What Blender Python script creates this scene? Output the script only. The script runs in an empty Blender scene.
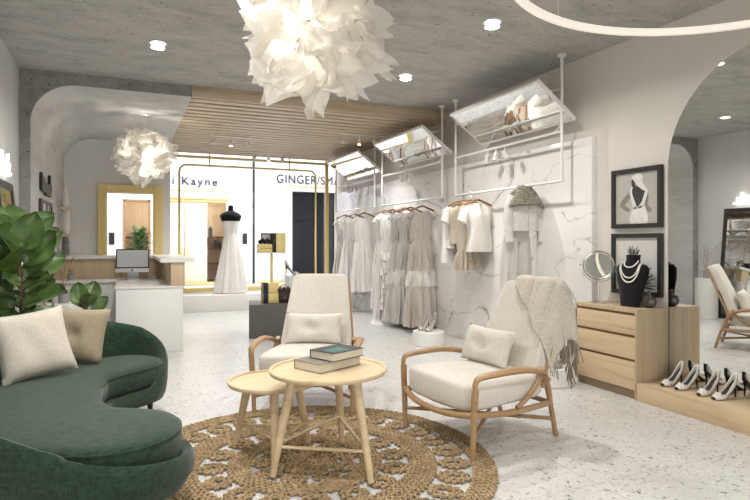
import bpy, bmesh, math, random
from mathutils import Vector, Matrix, noise
random.seed(7)
S = bpy.context.scene
COL = S.collection
PI = math.pi
R_ = math.radians

# ------------------------------------------------------------------ mesh builder
def M4(loc=(0, 0, 0), rx=0, ry=0, rz=0):
    return Matrix.Translation(Vector(loc)) @ Matrix.Rotation(rz, 4, 'Z') @ Matrix.Rotation(ry, 4, 'Y') @ Matrix.Rotation(rx, 4, 'X')

def spow(v, e):
    return math.copysign(abs(v) ** e, v)

class MB:
    def __init__(s):
        s.v = []; s.f = []
    def add(s, vs, fs, m=None):
        b = len(s.v)
        s.v += [tuple(m @ Vector(p)) if m else tuple(p) for p in vs]
        s.f += [tuple(i + b for i in f) for f in fs]
        return s
    def box(s, c, d, bev=0.0, m=None, seg=2):
        bm = bmesh.new()
        bmesh.ops.create_cube(bm, size=1)
        for v in bm.verts:
            v.co = Vector((v.co.x * d[0], v.co.y * d[1], v.co.z * d[2]))
        if bev > 0:
            bmesh.ops.bevel(bm, geom=list(bm.edges), offset=min(bev, min(d) * .49), segments=seg, profile=.5, affect='EDGES')
        T = Matrix.Translation(Vector(c))
        if m: T = m @ T
        bm.verts.index_update()
        s.add([v.co[:] for v in bm.verts], [[v.index for v in f.verts] for f in bm.faces], T)
        bm.free()
        return s
    def span(s, x0, x1, y0, y1, z0, z1, bev=0.0, m=None):
        return s.box(((x0 + x1) / 2, (y0 + y1) / 2, (z0 + z1) / 2), (abs(x1 - x0), abs(y1 - y0), abs(z1 - z0)), bev, m)
    def tube(s, pts, r, seg=8, closed=False, m=None, flat=1.0, up=None):
        pts = [Vector(p) for p in pts]; n = len(pts)
        rs = r if isinstance(r, (list, tuple)) else [r] * n
        tang = []
        for i in range(n):
            a = pts[(i - 1) % n] if (closed or i > 0) else pts[i]
            b = pts[(i + 1) % n] if (closed or i < n - 1) else pts[i]
            tang.append((b - a).normalized())
        t0 = tang[0]
        ref = Vector(up) if up else (Vector((0, 0, 1)) if abs(t0.z) < .9 else Vector((1, 0, 0)))
        nrm = (ref - t0 * ref.dot(t0)).normalized()
        vs = []
        for i in range(n):
            t = tang[i]
            nrm = (nrm - t * nrm.dot(t))
            nrm = nrm.normalized() if nrm.length > 1e-6 else t.orthogonal().normalized()
            bi = t.cross(nrm)
            for k in range(seg):
                a = 2 * PI * k / seg
                vs.append(pts[i] + nrm * (math.cos(a) * rs[i] * flat) + bi * (math.sin(a) * rs[i]))
        fs = []
        for i in range(n if closed else n - 1):
            j = (i + 1) % n
            for k in range(seg):
                l = (k + 1) % seg
                fs.append((i * seg + k, i * seg + l, j * seg + l, j * seg + k))
        if not closed:
            fs.append(tuple(range(seg))[::-1]); fs.append(tuple((n - 1) * seg + k for k in range(seg)))
        return s.add(vs, fs, m)
    def cyl(s, p0, p1, r0, r1=None, seg=20, m=None):
        return s.tube([p0, p1], [r0, r0 if r1 is None else r1], seg, m=m)
    def lathe(s, prof, c=(0, 0, 0), seg=32, m=None, sx=1.0, sy=1.0):
        vs = []; n = len(prof)
        for (r, z) in prof:
            for k in range(seg):
                a = 2 * PI * k / seg
                vs.append((c[0] + r * math.cos(a) * sx, c[1] + r * math.sin(a) * sy, c[2] + z))
        fs = []
        for i in range(n - 1):
            for k in range(seg):
                l = (k + 1) % seg
                fs.append((i * seg + k, i * seg + l, (i + 1) * seg + l, (i + 1) * seg + k))
        fs.append(tuple(range(seg))[::-1]); fs.append(tuple((n - 1) * seg + k for k in range(seg)))
        return s.add(vs, fs, m)
    def prism(s, poly, d0, d1, axis='z', m=None):
        def P(a, b, d):
            return (a, b, d) if axis == 'z' else ((a, d, b) if axis == 'y' else (d, a, b))
        n = len(poly)
        vs = [P(a, b, d0) for a, b in poly] + [P(a, b, d1) for a, b in poly]
        fs = [tuple(range(n))[::-1], tuple(range(n, 2 * n))]
        for i in range(n):
            j = (i + 1) % n
            fs.append((i, j, n + j, n + i))
        return s.add(vs, fs, m)
    def grid(s, nu, nv, f, cu=False, cv=False, m=None):
        vs = [f(i / (nu if cu else nu - 1), j / (nv if cv else nv - 1)) for i in range(nu) for j in range(nv)]
        fs = []
        for i in range(nu if cu else nu - 1):
            for j in range(nv if cv else nv - 1):
                a, b = (i + 1) % nu, (j + 1) % nv
                fs.append((i * nv + j, a * nv + j, a * nv + b, i * nv + b))
        return s.add(vs, fs, m)
    def sell(s, c, abc, e1=.3, e2=.3, m=None, nu=28, nv=16, fn=None):
        vs = []
        for j in range(nv + 1):
            ph = -PI / 2 + PI * j / nv
            for i in range(nu):
                th = 2 * PI * i / nu
                p = [abc[0] * spow(math.cos(ph), e1) * spow(math.cos(th), e2),
                     abc[1] * spow(math.cos(ph), e1) * spow(math.sin(th), e2),
                     abc[2] * spow(math.sin(ph), e1)]
                if fn: p = fn(p)
                vs.append((c[0] + p[0], c[1] + p[1], c[2] + p[2]))
        fs = []
        for j in range(nv):
            for i in range(nu):
                k = (i + 1) % nu
                fs.append((j * nu + i, j * nu + k, (j + 1) * nu + k, (j + 1) * nu + i))
        return s.add(vs, fs, m)
    def build(s, name, mat, parent=None, smooth=35, solid=0, sub=0, loc=None):
        me = bpy.data.meshes.new(name)
        me.from_pydata(s.v, [], s.f)
        bm = bmesh.new(); bm.from_mesh(me)
        bmesh.ops.remove_doubles(bm, verts=bm.verts, dist=1e-5)
        bmesh.ops.recalc_face_normals(bm, faces=bm.faces)
        bm.to_mesh(me); bm.free()
        if smooth:
            me.polygons.foreach_set('use_smooth', [True] * len(me.polygons))
            me.set_sharp_from_angle(angle=R_(smooth))
        o = bpy.data.objects.new(name, me)
        for mm in (mat if isinstance(mat, (list, tuple)) else [mat]):
            me.materials.append(mm)
        COL.objects.link(o)
        if parent: o.parent = parent
        if loc: o.location = loc
        if solid:
            k = o.modifiers.new('Solidify', 'SOLIDIFY'); k.thickness = solid; k.offset = 0
        if sub:
            k = o.modifiers.new('Subsurf', 'SUBSURF'); k.levels = sub; k.render_levels = sub
        return o

def tag(o, label=None, cat=None, group=None, kind=None):
    if label: o['label'] = label
    if cat: o['category'] = cat
    if group: o['group'] = group
    if kind: o['kind'] = kind
    return o

def thing(name, label, cat, loc=(0, 0, 0), rz=0, group=None):
    o = bpy.data.objects.new(name, None); COL.objects.link(o)
    o.location = loc; o.rotation_euler = (0, 0, rz)
    return tag(o, label, cat, group)

def struct(mb, name, mat, parent=None, smooth=35):
    o = mb.build(name, mat, parent, smooth)
    if not parent: o['kind'] = 'structure'
    return o

def frame_mb(x0, x1, w, h, t):
    return MB().span(x0, x1, -w, w, -h, -h + t).span(x0, x1, -w, w, h - t, h).span(x0, x1, -w, -w + t, -h + t, h - t).span(x0, x1, w - t, w, -h + t, h - t)

def dup(root, loc, rz=None, label=None, group=None):
    r = root.copy(); COL.objects.link(r); r.location = loc
    if rz is not None: r.rotation_euler = (0, 0, rz)
    if label: r['label'] = label
    if group: r['group'] = group
    def rec(a, b):
        for ch in list(a.children):
            if ch.name == b.name: continue
            c = ch.copy(); COL.objects.link(c); c.parent = b
            rec(ch, c)
    rec(root, r)
    return r

def smooth_path(pts, n=8, closed=False):
    P = [Vector(p) for p in pts]; N = len(P); out = []
    for i in range(N if closed else N - 1):
        if closed: a, b, c, d = P[(i - 1) % N], P[i], P[(i + 1) % N], P[(i + 2) % N]
        else: a, b, c, d = P[max(i - 1, 0)], P[i], P[i + 1], P[min(i + 2, N - 1)]
        for k in range(n):
            t = k / n
            out.append(.5 * ((2 * b) + (c - a) * t + (2 * a - 5 * b + 4 * c - d) * t * t + (3 * b - a - 3 * c + d) * t ** 3))
    if not closed: out.append(P[-1])
    return out

def lerp_tab(tab, x):
    if x <= tab[0][0]: return tab[0][1]
    for (a, va), (b, vb) in zip(tab, tab[1:]):
        if x <= b:
            t = (x - a) / (b - a)
            return va + (vb - va) * t
    return tab[-1][1]

# ------------------------------------------------------------------ materials
def lin(c):
    return tuple(((x / 255) / 12.92 if x / 255 <= .04045 else ((x / 255 + .055) / 1.055) ** 2.4) for x in c) + (1,)

class NT:
    def __init__(s, name):
        s.m = bpy.data.materials.new(name); s.m.use_nodes = True
        s.n = s.m.node_tree.nodes; s.l = s.m.node_tree.links
        s.b = s.n['Principled BSDF']; s.out = s.n['Material Output']
        s.tc = s.n.new('ShaderNodeTexCoord')
    def node(s, t, **k):
        o = s.n.new(t)
        for a, v in k.items():
            if a in o.inputs.keys(): o.inputs[a].default_value = v
            else: setattr(o, a, v)
        return o
    def map(s, scale=(1, 1, 1), rot=(0, 0, 0)):
        mp = s.node('ShaderNodeMapping'); mp.inputs['Scale'].default_value = scale; mp.inputs['Rotation'].default_value = rot
        s.l.new(s.tc.outputs['Object'], mp.inputs['Vector']); return mp
    def noise(s, vec, scale, detail=4, rough=.55, dist=0):
        o = s.node('ShaderNodeTexNoise'); o.inputs['Scale'].default_value = scale
        o.inputs['Detail'].default_value = detail; o.inputs['Roughness'].default_value = rough
        o.inputs['Distortion'].default_value = dist
        s.l.new(vec.outputs[0], o.inputs['Vector']); return o
    def ramp(s, fac, stops):
        r = s.node('ShaderNodeValToRGB'); e = r.color_ramp.elements
        while len(e) < len(stops): e.new(.5)
        for k, (p, c) in enumerate(stops):
            e[k].position = p; e[k].color = c if isinstance(c, tuple) and len(c) == 4 else (c, c, c, 1)
        s.l.new(fac, r.inputs[0]); return r
    def mix(s, fac, a, b, mode='MIX'):
        x = s.node('ShaderNodeMixRGB'); x.blend_type = mode
        for i, v in ((0, fac), (1, a), (2, b)):
            if hasattr(v, 'is_linked') or hasattr(v, 'links'): s.l.new(v, x.inputs[i])
            else: x.inputs[i].default_value = v
        return x
    def math(s, op, a, b=0.0, clamp=False):
        x = s.node('ShaderNodeMath'); x.operation = op; x.use_clamp = clamp
        for i, v in ((0, a), (1, b)):
            if hasattr(v, 'links'): s.l.new(v, x.inputs[i])
            else: x.inputs[i].default_value = v
        return x
    def bump(s, h, strength=.2, dist=.01):
        b = s.node('ShaderNodeBump'); b.inputs['Strength'].default_value = strength; b.inputs['Distance'].default_value = dist
        s.l.new(h, b.inputs['Height']); s.l.new(b.outputs[0], s.b.inputs['Normal']); return b
    def col(s, o): s.l.new(o, s.b.inputs['Base Color'])

def plain(name, rgb, rough=.5, metal=0, var=.03, scale=30, bump=0, spec=None):
    t = NT(name); mp = t.map(); nz = t.noise(mp, scale, 3)
    c = lin(rgb)
    lo = tuple(x * (1 - var * 2) for x in c[:3]) + (1,); hi = tuple(min(1, x * (1 + var * 2)) for x in c[:3]) + (1,)
    t.col(t.ramp(nz.outputs[0], [(.3, lo), (.7, hi)]).outputs[0])
    t.b.inputs['Roughness'].default_value = rough; t.b.inputs['Metallic'].default_value = metal
    if spec is not None: t.b.inputs['Specular IOR Level'].default_value = spec
    if bump: t.bump(nz.outputs[0], bump, .005)
    return t.m

def fabric(name, rgb, weave=260, var=.12, rough=.9, streak=0, sheen=.2, bump=.35):
    t = NT(name); mp = t.map()
    n1 = t.noise(t.map((1, 1, .25)), weave, 2); n2 = t.noise(t.map((.25, .25, 1)), weave, 2); n3 = t.noise(mp, 6, 3)
    f = t.math('ADD', n1.outputs[0], n2.outputs[0]); f = t.math('MULTIPLY', f.outputs[0], .5)
    c = lin(rgb)
    lo = tuple(x * (1 - var * 3) for x in c[:3]) + (1,); hi = tuple(min(1, x * (1 + var * 3)) for x in c[:3]) + (1,)
    r = t.ramp(f.outputs[0], [(.35, lo), (.65, hi)])
    r2 = t.ramp(n3.outputs[0], [(.3, .93), (.7, 1.0)])
    mx = t.mix(1.0, r.outputs[0], r2.outputs[0], 'MULTIPLY')
    t.col(mx.outputs[0])
    t.b.inputs['Roughness'].default_value = rough; t.b.inputs['Sheen Weight'].default_value = sheen
    t.b.inputs['Specular IOR Level'].default_value = .2
    t.bump(f.outputs[0], bump, .002)
    return t.m

def wood(name, c1, c2, axis='x', scale=14, rough=.45, stretch=.06, bump=.08):
    sc = {'x': (stretch, 1, 1), 'y': (1, stretch, 1), 'z': (1, 1, stretch)}[axis]
    t = NT(name); mp = t.map(sc)
    n1 = t.noise(mp, scale, 6, .6, 1.2); n2 = t.noise(mp, scale * 6, 3, .6)
    f = t.math('MULTIPLY_ADD', n2.outputs[0], .35); t.l.new(n1.outputs[0], f.inputs[2])
    t.col(t.ramp(f.outputs[0], [(.42, lin(c2)), (.60, lin(c1)), (.80, lin(tuple(min(255, x + 10) for x in c1)))]).outputs[0])
    t.b.inputs['Roughness'].default_value = rough
    t.bump(n2.outputs[0], bump, .002)
    return t.m

def concrete(name, base, dark, streak=(1, 1, 1), pores=True, rough=.85):
    t = NT(name); mp = t.map(streak)
    n1 = t.noise(mp, 2.2, 8, .72, .3); n2 = t.noise(mp, 22, 6, .75); 
    f = t.math('MULTIPLY_ADD', n2.outputs[0], .55); t.l.new(n1.outputs[0], f.inputs[2])
    r = t.ramp(f.outputs[0], [(.50, lin(dark)), (.78, lin(base)), (1.0, lin(tuple(min(255, x + 16) for x in base)))])
    last = r.outputs[0]
    if pores:
        v = t.node('ShaderNodeTexVoronoi'); v.inputs['Scale'].default_value = 8
        mp2 = t.map((1, 2.2, 1.4)); t.l.new(mp2.outputs[0], v.inputs['Vector'])
        n3 = t.noise(mp2, 3, 2)
        thr = t.math('MULTIPLY_ADD', n3.outputs[0], .34); thr.inputs[2].default_value = -.035
        pr = t.math('LESS_THAN', v.outputs['Distance']); t.l.new(thr.outputs[0], pr.inputs[1])
        n4 = t.noise(mp2, 60, 3); g = t.math('GREATER_THAN', n4.outputs[0], .47)
        pm = t.math('MULTIPLY', pr.outputs[0], g.outputs[0]); pm = t.math('MULTIPLY', pm.outputs[0], .8)
        gr = t.noise(mp2, 45, 5, .8); grr = t.ramp(gr.outputs[0], [(.3, .80), (.62, 1.0)]); last = t.mix(1.0, last, grr.outputs[0], 'MULTIPLY').outputs[0]
        mx = t.mix(pm.outputs[0], last, lin(tuple(int(x * .55) for x in dark))); last = mx.outputs[0]
    t.col(last); t.b.inputs['Roughness'].default_value = rough
    t.bump(f.outputs[0], .25, .01)
    return t.m

def terrazzo():
    t = NT('terrazzo'); mp = t.map()
    base = t.noise(mp, 3, 4)
    last = t.ramp(base.outputs[0], [(.3, lin((196, 195, 192))), (.7, lin((208, 207, 204)))]).outputs[0]
    for sc, thr, p, cols in ((38, .22, .34, [(.0, (118, 116, 112)), (.45, (160, 152, 142)), (.6, (226, 225, 222)), (.8, (150, 148, 146)), (.92, (92, 90, 88))]),
                          (85, .25, .36, [(.0, (226, 226, 224)), (.35, (158, 155, 150)), (.65, (190, 180, 166)), (.85, (100, 98, 96))])):
        nd = t.noise(mp, sc * .8, 2)
        v = t.node('ShaderNodeTexVoronoi'); v.inputs['Scale'].default_value = sc
        wv = t.mix(.06, mp.outputs[0], nd.outputs[1]); t.l.new(wv.outputs[0], v.inputs['Vector'])
        sep = t.node('ShaderNodeSeparateColor'); t.l.new(v.outputs['Color'], sep.inputs[0])
        r = t.ramp(sep.outputs[0], [(a, lin(c)) for a, c in cols]); r.color_ramp.interpolation = 'CONSTANT'
        ts = t.math('MULTIPLY', sep.outputs[1], thr * 2.1)
        a = t.math('LESS_THAN', v.outputs['Distance']); t.l.new(ts.outputs[0], a.inputs[1])
        b = t.math('GREATER_THAN', sep.outputs[2], p)
        k = t.math('MULTIPLY', a.outputs[0], b.outputs[0])
        last = t.mix(k.outputs[0], last, r.outputs[0]).outputs[0]
    br = t.node('ShaderNodeTexBrick'); br.offset = 0
    br.inputs['Scale'].default_value = 1; br.inputs['Mortar Size'].default_value = .0025
    br.inputs['Brick Width'].default_value = 1.2; br.inputs['Row Height'].default_value = 1.2; br.inputs['Mortar Smooth'].default_value = 0
    t.l.new(mp.outputs[0], br.inputs['Vector'])
    last = t.mix(t.math('MULTIPLY', br.outputs['Fac'], .45).outputs[0], last, lin((120, 118, 114))).outputs[0]
    t.col(last)
    t.b.inputs['Roughness'].default_value = .28; t.b.inputs['Specular IOR Level'].default_value = .4
    return t.m

def marble(name='marble', sc=.9):
    t = NT(name); mp = t.map((1, .62, 1.35), (R_(-22), 0, 0))
    nw = t.noise(mp, 1.3, 5, .6)
    w = t.mix(.26, mp.outputs[0], nw.outputs[1])
    last = t.ramp(nw.outputs[0], [(.25, lin((222, 220, 217))), (.6, lin((234, 232, 229)))]).outputs[0]
    for s_, wd, amt, cc in ((sc * 1.0, .0052, .85, (118, 117, 119)), (sc * 1.9, .0045, .7, (134, 132, 132)), (sc * 1.0, .03, .22, (176, 174, 172))):
        n = t.noise(t.node('ShaderNodeVectorMath'), s_, 3.5, .52, .25) if False else None
        n = t.node('ShaderNodeTexNoise'); n.inputs['Scale'].default_value = s_; n.inputs['Detail'].default_value = 3
        n.inputs['Roughness'].default_value = .5; t.l.new(w.outputs[0], n.inputs['Vector'])
        d = t.math('ABSOLUTE', t.math('SUBTRACT', n.outputs[0], .5).outputs[0])
        r = t.ramp(d.outputs[0], [(0, 1.0), (wd, 0.0)])
        m2 = t.noise(mp, s_ * 2.4, 2); mk = t.ramp(m2.outputs[0], [(.34, 0.0), (.5, 1.0)])
        k = t.math('MULTIPLY', r.outputs[0], mk.outputs[0]); k = t.math('MULTIPLY', k.outputs[0], amt)
        last = t.mix(k.outputs[0], last, lin(cc)).outputs[0]
    t.col(last); t.b.inputs['Roughness'].default_value = .09
    return t.m

def emis(name, rgb, st):
    t = NT(name); t.b.inputs['Base Color'].default_value = lin(rgb)
    t.b.inputs['Emission Color'].default_value = lin(rgb); t.b.inputs['Emission Strength'].default_value = st
    return t.m

def mirror_mat():
    t = NT('mirror_glass'); t.b.inputs['Base Color'].default_value = (.86, .87, .86, 1)
    t.b.inputs['Metallic'].default_value = 1; t.b.inputs['Roughness'].default_value = .0
    return t.m

def clear_glass():
    m = bpy.data.materials.new('clear_glass'); m.use_nodes = True; n = m.node_tree.nodes; l = m.node_tree.links
    n.remove(n['Principled BSDF'])
    a = n.new('ShaderNodeBsdfTransparent'); a.inputs[0].default_value = (.97, .98, .98, 1)
    g = n.new('ShaderNodeBsdfGlossy'); g.inputs['Roughness'].default_value = .02
    f = n.new('ShaderNodeFresnel'); f.inputs[0].default_value = 1.35
    mx = n.new('ShaderNodeMixShader'); l.new(f.outputs[0], mx.inputs[0]); l.new(a.outputs[0], mx.inputs[1]); l.new(g.outputs[0], mx.inputs[2])
    l.new(mx.outputs[0], n['Material Output'].inputs[0]); return m

def petal_mat():
    m = bpy.data.materials.new('lamp_petal'); m.use_nodes = True; n = m.node_tree.nodes; l = m.node_tree.links
    n.remove(n['Principled BSDF'])
    d = n.new('ShaderNodeBsdfDiffuse'); d.inputs[0].default_value = (.84, .82, .78, 1)
    tr = n.new('ShaderNodeBsdfTranslucent'); tr.inputs[0].default_value = (.86, .83, .77, 1)
    tp = n.new('ShaderNodeBsdfTransparent')
    nz = n.new('ShaderNodeTexNoise'); nz.inputs['Scale'].default_value = 40
    bp = n.new('ShaderNodeBump'); bp.inputs['Strength'].default_value = .4; bp.inputs['Distance'].default_value = .01
    l.new(nz.outputs[0], bp.inputs['Height']); l.new(bp.outputs[0], d.inputs['Normal'])
    a = n.new('ShaderNodeMixShader'); a.inputs[0].default_value = .5; l.new(d.outputs[0], a.inputs[1]); l.new(tr.outputs[0], a.inputs[2])
    b = n.new('ShaderNodeMixShader'); b.inputs[0].default_value = .32; l.new(a.outputs[0], b.inputs[1]); l.new(tp.outputs[0], b.inputs[2])
    l.new(b.outputs[0], n['Material Output'].inputs[0]); return m

def leaf_mat():
    t = NT('leaf_green'); mp = t.map(); nz = t.noise(mp, 9, 4); v = t.noise(mp, 50, 2)
    t.col(t.ramp(nz.outputs[0], [(.3, lin((58, 82, 42))), (.55, lin((86, 112, 58))), (.8, lin((120, 142, 84)))]).outputs[0])
    t.b.inputs['Roughness'].default_value = .35; t.bump(v.outputs[0], .3, .004); return t.m

M = {}
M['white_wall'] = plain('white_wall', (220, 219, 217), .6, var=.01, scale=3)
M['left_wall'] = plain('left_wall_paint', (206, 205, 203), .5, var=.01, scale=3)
M['beige_wall'] = plain('beige_wall', (216, 211, 204), .42, var=.01, scale=3)
M['grey_plaster'] = concrete('grey_plaster', (196, 195, 192), (170, 169, 166), (.35, .35, 2.2), pores=False, rough=.7)
M['concrete'] = concrete('concrete', (184, 182, 177), (150, 148, 143), (1, 2.0, 2))
M['concrete_col'] = concrete('concrete_column', (150, 148, 145), (112, 110, 107), (2.5, 2.5, 2.5))
M['floor'] = terrazzo()
M['marble'] = marble()
M['slat'] = wood('slat_wood', (194, 174, 146), (166, 144, 116), 'x', 8)
M['slat_back'] = wood('slat_backing', (104, 82, 58), (84, 64, 44), 'x', 8)
M['oak'] = wood('pale_oak', (200, 176, 142), (176, 150, 116), 'y', 9)
M['oak_z'] = wood('pale_oak_upright', (184, 162, 132), (150, 126, 98), 'z', 12)
M['counter_wood'] = wood('counter_wood', (198, 176, 144), (164, 138, 106), 'z', 9)
M['tan_wood'] = wood('tan_wood', (160, 128, 92), (126, 96, 66), 'y', 12, .4)
M['table_wood'] = wood('table_wood', (206, 184, 148), (184, 158, 120), 'x', 10, .4)
M['plinth_wood'] = wood('plinth_wood', (140, 120, 92), (110, 92, 68), 'y', 9)
M['groove'] = plain('groove_brown', (112, 84, 56), .6)
M['green'] = fabric('green_velvet', (40, 60, 44), 90, .15)
M['dark_leg'] = plain('dark_leg', (30, 26, 22), .4)
M['cream'] = fabric('cream_linen', (213, 207, 196), 240, .05)
M['cream2'] = fabric('cream_pillow', (200, 192, 179), 220, .05)
M['beige_f'] = fabric('beige_velvet', (158, 144, 122), 220, .07)
M['seat_f'] = fabric('seat_linen', (210, 204, 193), 240, .05)
M['throw'] = fabric('throw_knit', (197, 189, 175), 150, .06, bump=.5)
M['fringe'] = fabric('throw_fringe', (140, 128, 112), 150, .12)
M['jute'] = fabric('jute', (162, 140, 108), 60, .12, bump=.5, sheen=0)
M['white'] = plain('white_lacquer', (226, 225, 222), .3, var=.005)
M['white_metal'] = plain('white_metal', (226, 224, 220), .35, var=.005)
M['gold'] = plain('brushed_gold', (226, 206, 140), .35, .2, var=.03)
M['gold_frame'] = plain('gold_frame', (224, 202, 136), .45, .1, var=.04)
M['black'] = plain('black_satin', (20, 19, 19), .45)
M['black_frame'] = plain('black_frame', (44, 41, 38), .45)
M['velvet'] = fabric('black_velvet', (16, 15, 16), 200, .1)
M['mirror'] = mirror_mat(); M['glass'] = clear_glass(); M['petal'] = petal_mat(); M['leaf'] = leaf_mat()
M['darkplinth'] = plain('dark_grey_plinth', (92, 89, 84), .6)
M['pearl'] = plain('pearl', (232, 228, 220), .2)
M['chrome'] = plain('chrome', (205, 203, 200), .15, .9)
M['dress_w'] = fabric('white_cotton', (230, 228, 225), 220, .03)
M['dress_g'] = fabric('grey_gauze', (202, 199, 194), 220, .05)
M['dress_b'] = fabric('taupe_gauze', (196, 188, 178), 220, .05)
M['dress_band'] = fabric('pale_gauze', (222, 218, 212), 220, .04)
M['tee'] = fabric('cream_cotton', (220, 216, 208), 220, .04)
M['sk'] = fabric('beige_cotton', (188, 176, 158), 220, .05)
M['coat'] = fabric('grey_wool', (214, 212, 208), 150, .06)
M['fur'] = fabric('olive_grey_fur', (134, 131, 116), 60, .2, bump=.9)
M['hanger'] = wood('hanger_wood', (140, 100, 68), (104, 70, 44), 'x', 20)
M['shoe_white'] = plain('shoe_white', (220, 216, 208), .25)
M['shoe_black'] = plain('shoe_black', (26, 25, 25), .3)
M['insole'] = plain('insole_black', (44, 42, 42), .6)
M['silver'] = plain('silver_leather', (200, 196, 190), .25, .4)
M['mall_white'] = plain('mall_white', (232, 232, 236), .5, var=.003)
M['mall_wood'] = wood('mall_birch', (232, 216, 188), (222, 202, 170), 'z', 6)
M['slate'] = plain('slate_door', (20, 23, 29), .8, spec=.15)
M['ink'] = plain('ink', (28, 30, 46), .5)
M['brown'] = plain('shop_brown', (120, 84, 56), .6, var=.2, scale=5)
M['bagbrown'] = plain('dark_brown_leather', (52, 34, 34), .4)
M['twig'] = plain('twig', (120, 92, 74), .8)
M['tglass'] = plain('smoked_glass', (66, 60, 56), .06, .0)
M['twigglass'] = plain('grey_glass', (150, 148, 144), .1)
M['pink'] = emis('added_shop_glow', (255, 240, 222), .7)
M['neon'] = emis('neon_white', (255, 255, 255), 4)
M['ringlight'] = emis('ring_light', (255, 246, 234), 0.40)
M['lampdisc'] = emis('lamp_disc', (255, 250, 240), 14)
M['bulb'] = emis('lamp_bulb', (255, 236, 205), 4)
M['pot'] = plain('pot_ceramic', (214, 212, 208), .5, var=.02)
M['potbasket'] = plain('pot_grey', (120, 116, 110), .7)
M['screen'] = plain('screen_grey', (190, 192, 194), .3, var=.003)
M['alu'] = plain('aluminium', (214, 214, 214), .35, .2)
M['teal'] = plain('cover_teal', (54, 112, 106), .4, var=.25, scale=25)
M['cover_dark'] = plain('cover_charcoal', (58, 60, 60), .5)
M['cover_grey'] = plain('cover_greige', (132, 124, 112), .55)
M['pages'] = plain('book_pages', (208, 200, 186), .8)
M['paper'] = plain('print_grey', (176, 173, 168), .5, var=.02, scale=4)
M['paper_l'] = plain('print_pale', (206, 204, 200), .5, var=.02, scale=4)
M['pr_white'] = plain('print_white', (216, 214, 208), .5, var=.04, scale=30)
M['pr_mid'] = plain('print_mid', (128, 125, 121), .5, var=.12, scale=20)
M['pr_dark'] = plain('print_dark', (58, 56, 55), .5, var=.15, scale=20)
M['baseboard'] = plain('baseboard', (150, 148, 144), .5)

# ------------------------------------------------------------------ key dimensions
XL, XR, ZC, YB = -1.075, 4.34, 3.25, 7.27
YW = 12.0           # shop window line
YF = -2.6           # wall behind the viewer

# ------------------------------------------------------------------ setting
struct(MB().span(XL - .3, XR + .3, YF - .1, YW + .3, -.1, 0), 'floor', M['floor'])
struct(MB().span(XL - .3, XR + .3, YF - .1, YB, ZC, ZC + .1), 'ceiling', M['concrete'])
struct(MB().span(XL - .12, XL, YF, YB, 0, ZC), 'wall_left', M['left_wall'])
# right wall with the arch-shaped recess edge
AY, AR, AZ = 2.62, .9, 1.97
poly = [(YF, 0), (AY - AR, 0), (AY - AR, AZ)]
for k in range(1, 32):
    a = PI - PI * k / 32
    poly.append((AY + AR * math.cos(a), AZ + AR * math.sin(a)))
poly += [(AY + AR, AZ), (AY + AR, 0), (YW + .1, 0), (YW + .1, ZC), (YF, ZC)]
struct(MB().prism(poly, XR - .002, XR + .12, 'x'), 'wall_right', M['beige_wall'], smooth=0)
mp_ = [(AY - AR, 0), (AY + AR, 0), (AY + AR, AZ)]
for k in range(1, 32):
    a = PI * k / 32
    mp_.append((AY + AR * math.cos(a), AZ + AR * math.sin(a)))
mp_.append((AY - AR, AZ))
o = MB().prism(mp_, XR, XR + .02, 'x').build('arch_mirror', M['mirror'], smooth=0)
tag(o, 'tall arch-shaped mirror set flush into the beige wall behind the shoe platform', 'mirror')
# marble cladding panel
struct(MB().span(XR - .072, XR, 4.335, YW - .1, 0, 2.4, .002), 'trim_1', M['marble'])
# concrete portal + rounded niche
r = .46
def portal(x0):
    p = [(XL - .1, 0), (x0, 0), (x0, 3.12 - r)]
    for k in range(1, 16):
        a = PI - (PI / 2) * k / 16
        p.append((x0 + r + r * math.cos(a), 3.12 - r + r * math.sin(a)))
    p += [(x0 + r, 3.12), (.74, 3.12), (.74, ZC + .05), (XL - .1, ZC + .05)]
    return p
struct(MB().prism(portal(-.97), YB, YB + .03, 'y'), 'wall_middle', M['concrete_col'])
struct(MB().prism(portal(-.972), YB + .03, 11.1, 'y'), 'ceiling_niche', M['grey_plaster'])
# back wall with doorway
DX0, DX1, DZ = -.305, .445, 2.20
b = MB().span(-1.1, DX0, 11.0, 11.12, 0, 3.13).span(DX1, .74, 11.0, 11.12, 0, 3.13).span(DX0, DX1, 11.0, 11.12, DZ, 3.13)
struct(b, 'wall_back', M['white_wall'], smooth=0)
struct(MB().span(.64, .74, 11.12, YW + .1, 0, 3.2), 'wall_return', M['white_wall'])
b = MB()
fw = .145
b.span(DX0 - fw, DX0, 10.93, 11.14, 0, DZ + fw, .01).span(DX1, DX1 + fw + .02, 10.93, 11.14, 0, DZ + fw, .01).span(DX0, DX1, 10.93, 11.14, DZ, DZ + fw, .01)
b.span(DX0 - .055, DX0 - .03, 10.92, 11.0, 0, DZ + .055).span(DX1 + .03, DX1 + .055, 10.92, 11.0, 0, DZ + .055).span(DX0 - .055, DX1 + .055, 10.92, 11.0, DZ + .03, DZ + .055)
struct(b, 'door_1', M['gold_frame'], smooth=0)
# slatted timber ceiling
b = MB().span(.74, XR, YB, YW + .1, ZC - .015, ZC + .06)
struct(b, 'ceiling_backing', M['slat_back'])
b = MB().span(.74, XR, YB - .03, YB + .02, 3.11, ZC, .002)
y = YB + .13
while y < YW:
    b.span(.74, XR, y, y + .14, 3.12, 3.20, .003); y += .22
struct(b, 'ceiling_slats', M['slat'])
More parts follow.
